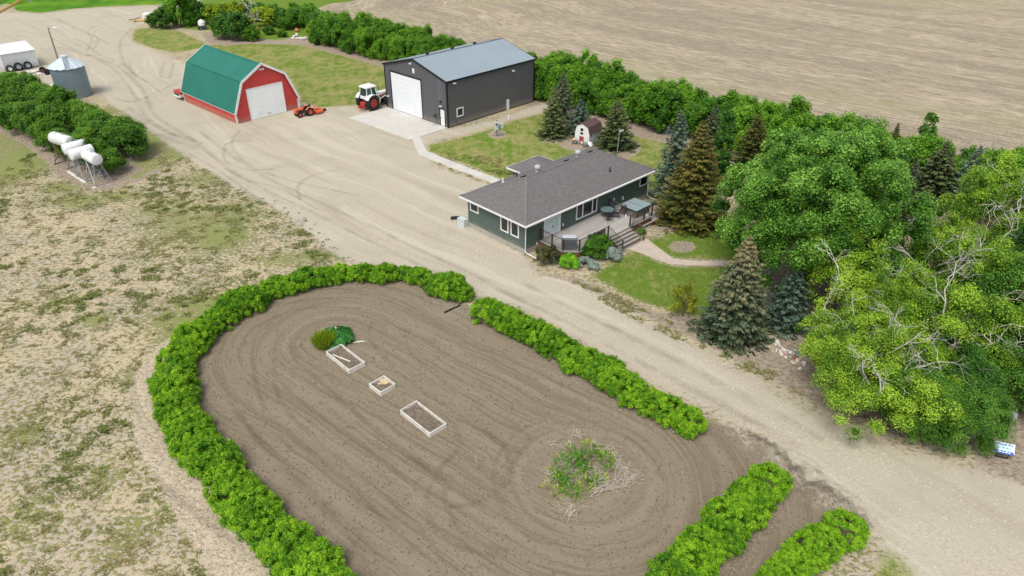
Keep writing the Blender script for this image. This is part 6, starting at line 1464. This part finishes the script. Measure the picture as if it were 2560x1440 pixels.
def litter(name, lines, n, off, m, L=(.05, .16)):
    V = []; 
    for ln in lines:
        pp = np.array(resample(GP(ln), .2)); k = rg.integers(0, len(pp), n); p = pp[k]+rg.normal(size=(n, 2))*off; a = rg.uniform(0, 6.28, n); l = rg.uniform(*L, n); d = np.stack([np.cos(a), np.sin(a)], 1)*l[:, None]; e = np.stack([-d[:, 1], d[:, 0]], 1)*.13
        z = np.full((n, 1), .012); z2 = np.full((n, 1), .03)
        V.append(np.stack([np.hstack([p-d-e, z]), np.hstack([p+d-e, z2]), np.hstack([p+d+e, z2]), np.hstack([p-d+e, z])], 1).reshape(-1, 3))
    V = np.concatenate(V); o = bpy.data.objects.new(name, fastmesh(name, V, np.arange(len(V)).reshape(-1, 4), m)); COL.objects.link(o); return tag(o, kind='stuff')
m_lit = mat('dry_leaf_litter', (.44, .375, .295), .9, .3, 20)
litter('hedge_litter', [[(1210, 800), (1300, 850), (1400, 915), (1520, 990), (1640, 1050), (1720, 1090)], [(1080, 740), (1130, 775), (1200, 790)]], 1500, .35, m_lit, (.025, .075))
litter('hedge_litter', [[(500, 1000), (560, 1130), (650, 1240), (760, 1340), (870, 1440)], [(600, 790), (720, 735), (860, 712), (1050, 720)], [(1960, 1260), (1850, 1400), (1800, 1440)]], 550, .3, m_lit, (.02, .06))
def clods(name, poly, n, m, s0=.02, s1=.06):
    mn, mx_ = np.min(poly, 0), np.max(poly, 0); U = np.stack([rg.uniform(mn[0], mx_[0], n*2), rg.uniform(mn[1], mx_[1], n*2)], 1); U = U[inz(poly, U) & (inz(gravel, U) | (name != 'loose_gravel')) & (~inz(gravel, U) | (name == 'loose_gravel'))][:n]; k = len(U)
    s = rg.uniform(s0, s1, k)*(rg.random(k)**1.5+.45); a = rg.uniform(0, 6.28, k); c, q = np.cos(a)*s, np.sin(a)*s; z = np.zeros(k); o = np.stack([U[:, 0], U[:, 1], z], 1)
    cor = [o+np.stack([c, q, z], 1), o+np.stack([-q, c, z], 1), o+np.stack([-c, -q, z], 1), o+np.stack([q, -c, z], 1)]; top = [o+.55*(x-o)+np.stack([z, z, s*rg.uniform(.5, .95, k)], 1) for x in cor]
    V = np.stack(cor+top, 1).reshape(-1, 3); b8 = (np.arange(k)*8)[:, None]; F = np.concatenate([b8+np.array(f) for f in ((0, 1, 5, 4), (1, 2, 6, 5), (2, 3, 7, 6), (3, 0, 4, 7), (4, 5, 6, 7))])
    ob = bpy.data.objects.new(name, fastmesh(name, V, F, m)); COL.objects.link(ob); tag(ob, kind='stuff')
clods('soil_clods', soil, 16000, mat('soil_clod', (.165, .132, .094), .95, .25, 12))
clods('loose_gravel', GP([(1180, 560), (1320, 650), (1500, 745), (1900, 950), (2350, 1155), (2560, 1220), (2700, 1560), (2270, 1560), (2150, 1290), (1950, 1120), (1700, 1000), (1300, 775), (1100, 690), (900, 655), (950, 560)]), 14000, mat('loose_stone', (.50, .455, .375), .9, .35, 15), .018, .042)
litter('soil_crumbs', [[(700, 800), (700, 1000), (900, 1200), (1100, 1440)], [(900, 800), (1100, 1000), (1300, 1200), (1500, 1400)], [(1200, 850), (1400, 1000), (1600, 1100), (1750, 1250)]], 700, 1.6, mat('soil_crumbs', (.36, .32, .26), .95, .3, 20), (.015, .045))

# --- wheel tracks pressed into the yard: thin strips a few millimetres proud
def track_mat(name, ca, cb, k):
    b = NB(name); pos = b.n('ShaderNodeNewGeometry').outputs['Position']; uv = b.uv(); sp = b.n('ShaderNodeSeparateXYZ'); b.put(sp.inputs[0], uv)
    ed = b.ramp(b.math('ABSOLUTE', b.math('SUBTRACT', sp.outputs[0], .5)), .5, .05); nz = b.ramp(b.noise(pos, .55, 5, .7), .36, .66); n2 = b.noise(pos, 9, 3)
    al = b.math('MULTIPLY', b.math('MULTIPLY', ed, b.math('ADD', .25, b.math('MULTIPLY', nz, .75))), b.math('MULTIPLY', k, b.noise(pos, .35, 2)))
    d = b.n('ShaderNodeBsdfPrincipled'); b.put(d.inputs['Base Color'], b.mix(n2, ca, cb)); d.inputs['Roughness'].default_value = .95; d.inputs['Specular IOR Level'].default_value = .1
    tr = b.n('ShaderNodeBsdfTransparent'); mx = b.n('ShaderNodeMixShader'); b.put(mx.inputs[0], al); b.t.links.new(tr.outputs[0], mx.inputs[1]); b.t.links.new(d.outputs[0], mx.inputs[2]); b.t.links.new(mx.outputs[0], b.out.inputs[0]); return b.m
def tracks(lines, name, m):
    V = []; F = []; UVs = []
    for li, (pts, w) in enumerate(lines):
        w = w*1.5; p = np.array(smooth(GP(pts), 8)); t_ = np.gradient(p, axis=0); t_ /= np.linalg.norm(t_, axis=1, keepdims=True)+1e-9; nrm = np.stack([-t_[:, 1], t_[:, 0]], 1); o = len(V); z = .004+.0008*li
        for i in range(len(p)): V += [(*(p[i]-nrm[i]*w/2), z), (*(p[i]+nrm[i]*w/2), z)]
        for i in range(len(p)-1): F.append((o+2*i, o+2*i+1, o+2*i+3, o+2*i+2)); UVs.append(((0, i), (1, i), (1, i+1), (0, i+1)))
    me = fastmesh(name, np.array(V), np.array(F), m); uvl = me.uv_layers.new(name='UVMap'); uvl.data.foreach_set('uv', np.array(UVs, np.float32).ravel())
    o = bpy.data.objects.new(name, me); COL.objects.link(o); tag(o, kind='structure')
z1 = lambda *p: [(x/3, y/3) for x, y in p]; zy = lambda *p: [(x*.3612, 380+y*.3612) for x, y in p]
tracks([(z1((430, 350), (560, 385), (760, 460), (900, 560), (1000, 700), (1120, 900), (1340, 1030)), .7), (z1((640, 400), (850, 480), (980, 580), (1080, 690), (1160, 860), (1420, 1030)), .6), (z1((650, 390), (690, 300), (660, 240), (710, 200), (800, 180)), .45), (z1((705, 370), (735, 300), (705, 245), (760, 205)), .45),
        (z1((860, 735), (1000, 760), (1200, 680), (1390, 590)), .5), (z1((1240, 460), (1200, 560), (1270, 580), (1300, 470)), .5), (z1((430, 140), (520, 190), (640, 240), (820, 330)), .5), (z1((900, 830), (1040, 920), (1180, 1010), (1480, 1110)), 1.1), (z1((960, 800), (1100, 910), (1260, 990), (1520, 1080)), .9),
        (z1((560, 290), (640, 330), (760, 420), (900, 470), (1100, 610), (1330, 640)), .4), (z1((1690, 1140), (1690, 1090), (1760, 1060), (1880, 1060)), .4), (zy((1540, 0), (1570, 70), (1700, 120), (1900, 120)), .4), (zy((1550, 110), (1700, 190), (1950, 260), (2200, 400)), .4), (zy((2080, 330), (2060, 240), (2150, 170), (2350, 120)), .4), (zy((1300, 10), (1500, 120), (1800, 330), (2100, 500)), .35),
        ([(330, 70), (300, 110), (320, 170), (400, 230)], .5), ([(40, 75), (110, 90), (200, 130)], .5), ([(600, 325), (580, 360), (620, 410), (720, 450), (900, 490)], .4), ([(470, 340), (600, 440), (800, 540), (1000, 640), (1200, 730)], .5), ([(500, 330), (640, 430), (840, 525), (1040, 620), (1240, 715)], .5), ([(1240, 720), (1400, 800), (1600, 905), (1800, 1010), (2000, 1120)], .6), ([(1300, 705), (1450, 780), (1650, 880), (1850, 985), (2060, 1100)], .6), ([(2000, 1160), (2010, 1190), (2030, 1240)], .5), ([(2045, 1165), (2052, 1195), (2066, 1240)], .5)], 'wheel_tracks', track_mat('wheel_track', (.20, .165, .12), (.29, .245, .185), .40))
zs = lambda *p: [(300+x*.5556, 640+y*.5556) for x, y in p]; wc = [(WEED[0]+q*math.cos(a), WEED[1]+q*math.sin(a)) for q in (1,) for a in (0,)]
def unG(p):
    x, y, z = p[0], p[1], -CAMH; c, s = math.cos(PITCH), math.sin(PITCH); D = y*c-z*s; U_ = y*s+z*c; return (1280+FPX*x/D, 720-FPX*U_/D)
circ = lambda q, a0, a1: [unG((WEED[0]+q*math.cos(a), WEED[1]+q*math.sin(a))) for a in np.linspace(a0, a1, 14)]
tracks([(zs((690, 560), (740, 680), (850, 800), (1100, 1000), (1300, 1180), (1420, 1300)), .34), (zs((610, 380), (600, 500), (650, 680), (760, 800), (960, 960), (1180, 1180), (1330, 1330)), .36), (zs((480, 620), (520, 700), (650, 840), (850, 1040), (1150, 1330)), .36), (zs((820, 400), (775, 430), (800, 480), (900, 560), (1130, 760), (1380, 960), (1500, 1060)), .3),
        (zs((1500, 760), (1530, 850), (1440, 960), (1380, 1080), (1400, 1200), (1500, 1300), (1700, 1350)), .36), (zs((1640, 780), (1740, 880), (1740, 1000), (1640, 1100), (1480, 1130)), .36), (zs((1480, 980), (1460, 1100), (1560, 1260), (1750, 1330)), .36), (zs((1130, 300), (1130, 380), (1250, 520), (1500, 700), (1800, 880)), .32), (zs((1300, 330), (1300, 420), (1450, 560), (1800, 770)), .32),
        (zs((370, 420), (420, 320), (560, 230), (800, 160), (1000, 150), (1200, 180)), .34), (zs((450, 440), (500, 340), (640, 250), (850, 195), (1050, 190)), .32), (zs((530, 430), (600, 330), (740, 260), (900, 230), (1080, 240)), .3), (zs((900, 560), (1000, 660), (1200, 830), (1460, 1010)), .3), (zs((690, 460), (720, 560), (900, 720), (1150, 900), (1450, 1150)), .3), (zs((560, 760), (720, 940), (980, 1200), (1120, 1400)), .34),
        (circ(3.9, 0, 4.2), .3), (circ(4.9, 2.0, 5.6), .3)], 'soil_wheel_tracks', track_mat('soil_wheel_track', (.10, .079, .056), (.165, .133, .097), .36))
for p in ALLP:
    if p.get('placed'): del p['placed']
for o in COL.objects:
    if 'placed' in o: del o['placed']
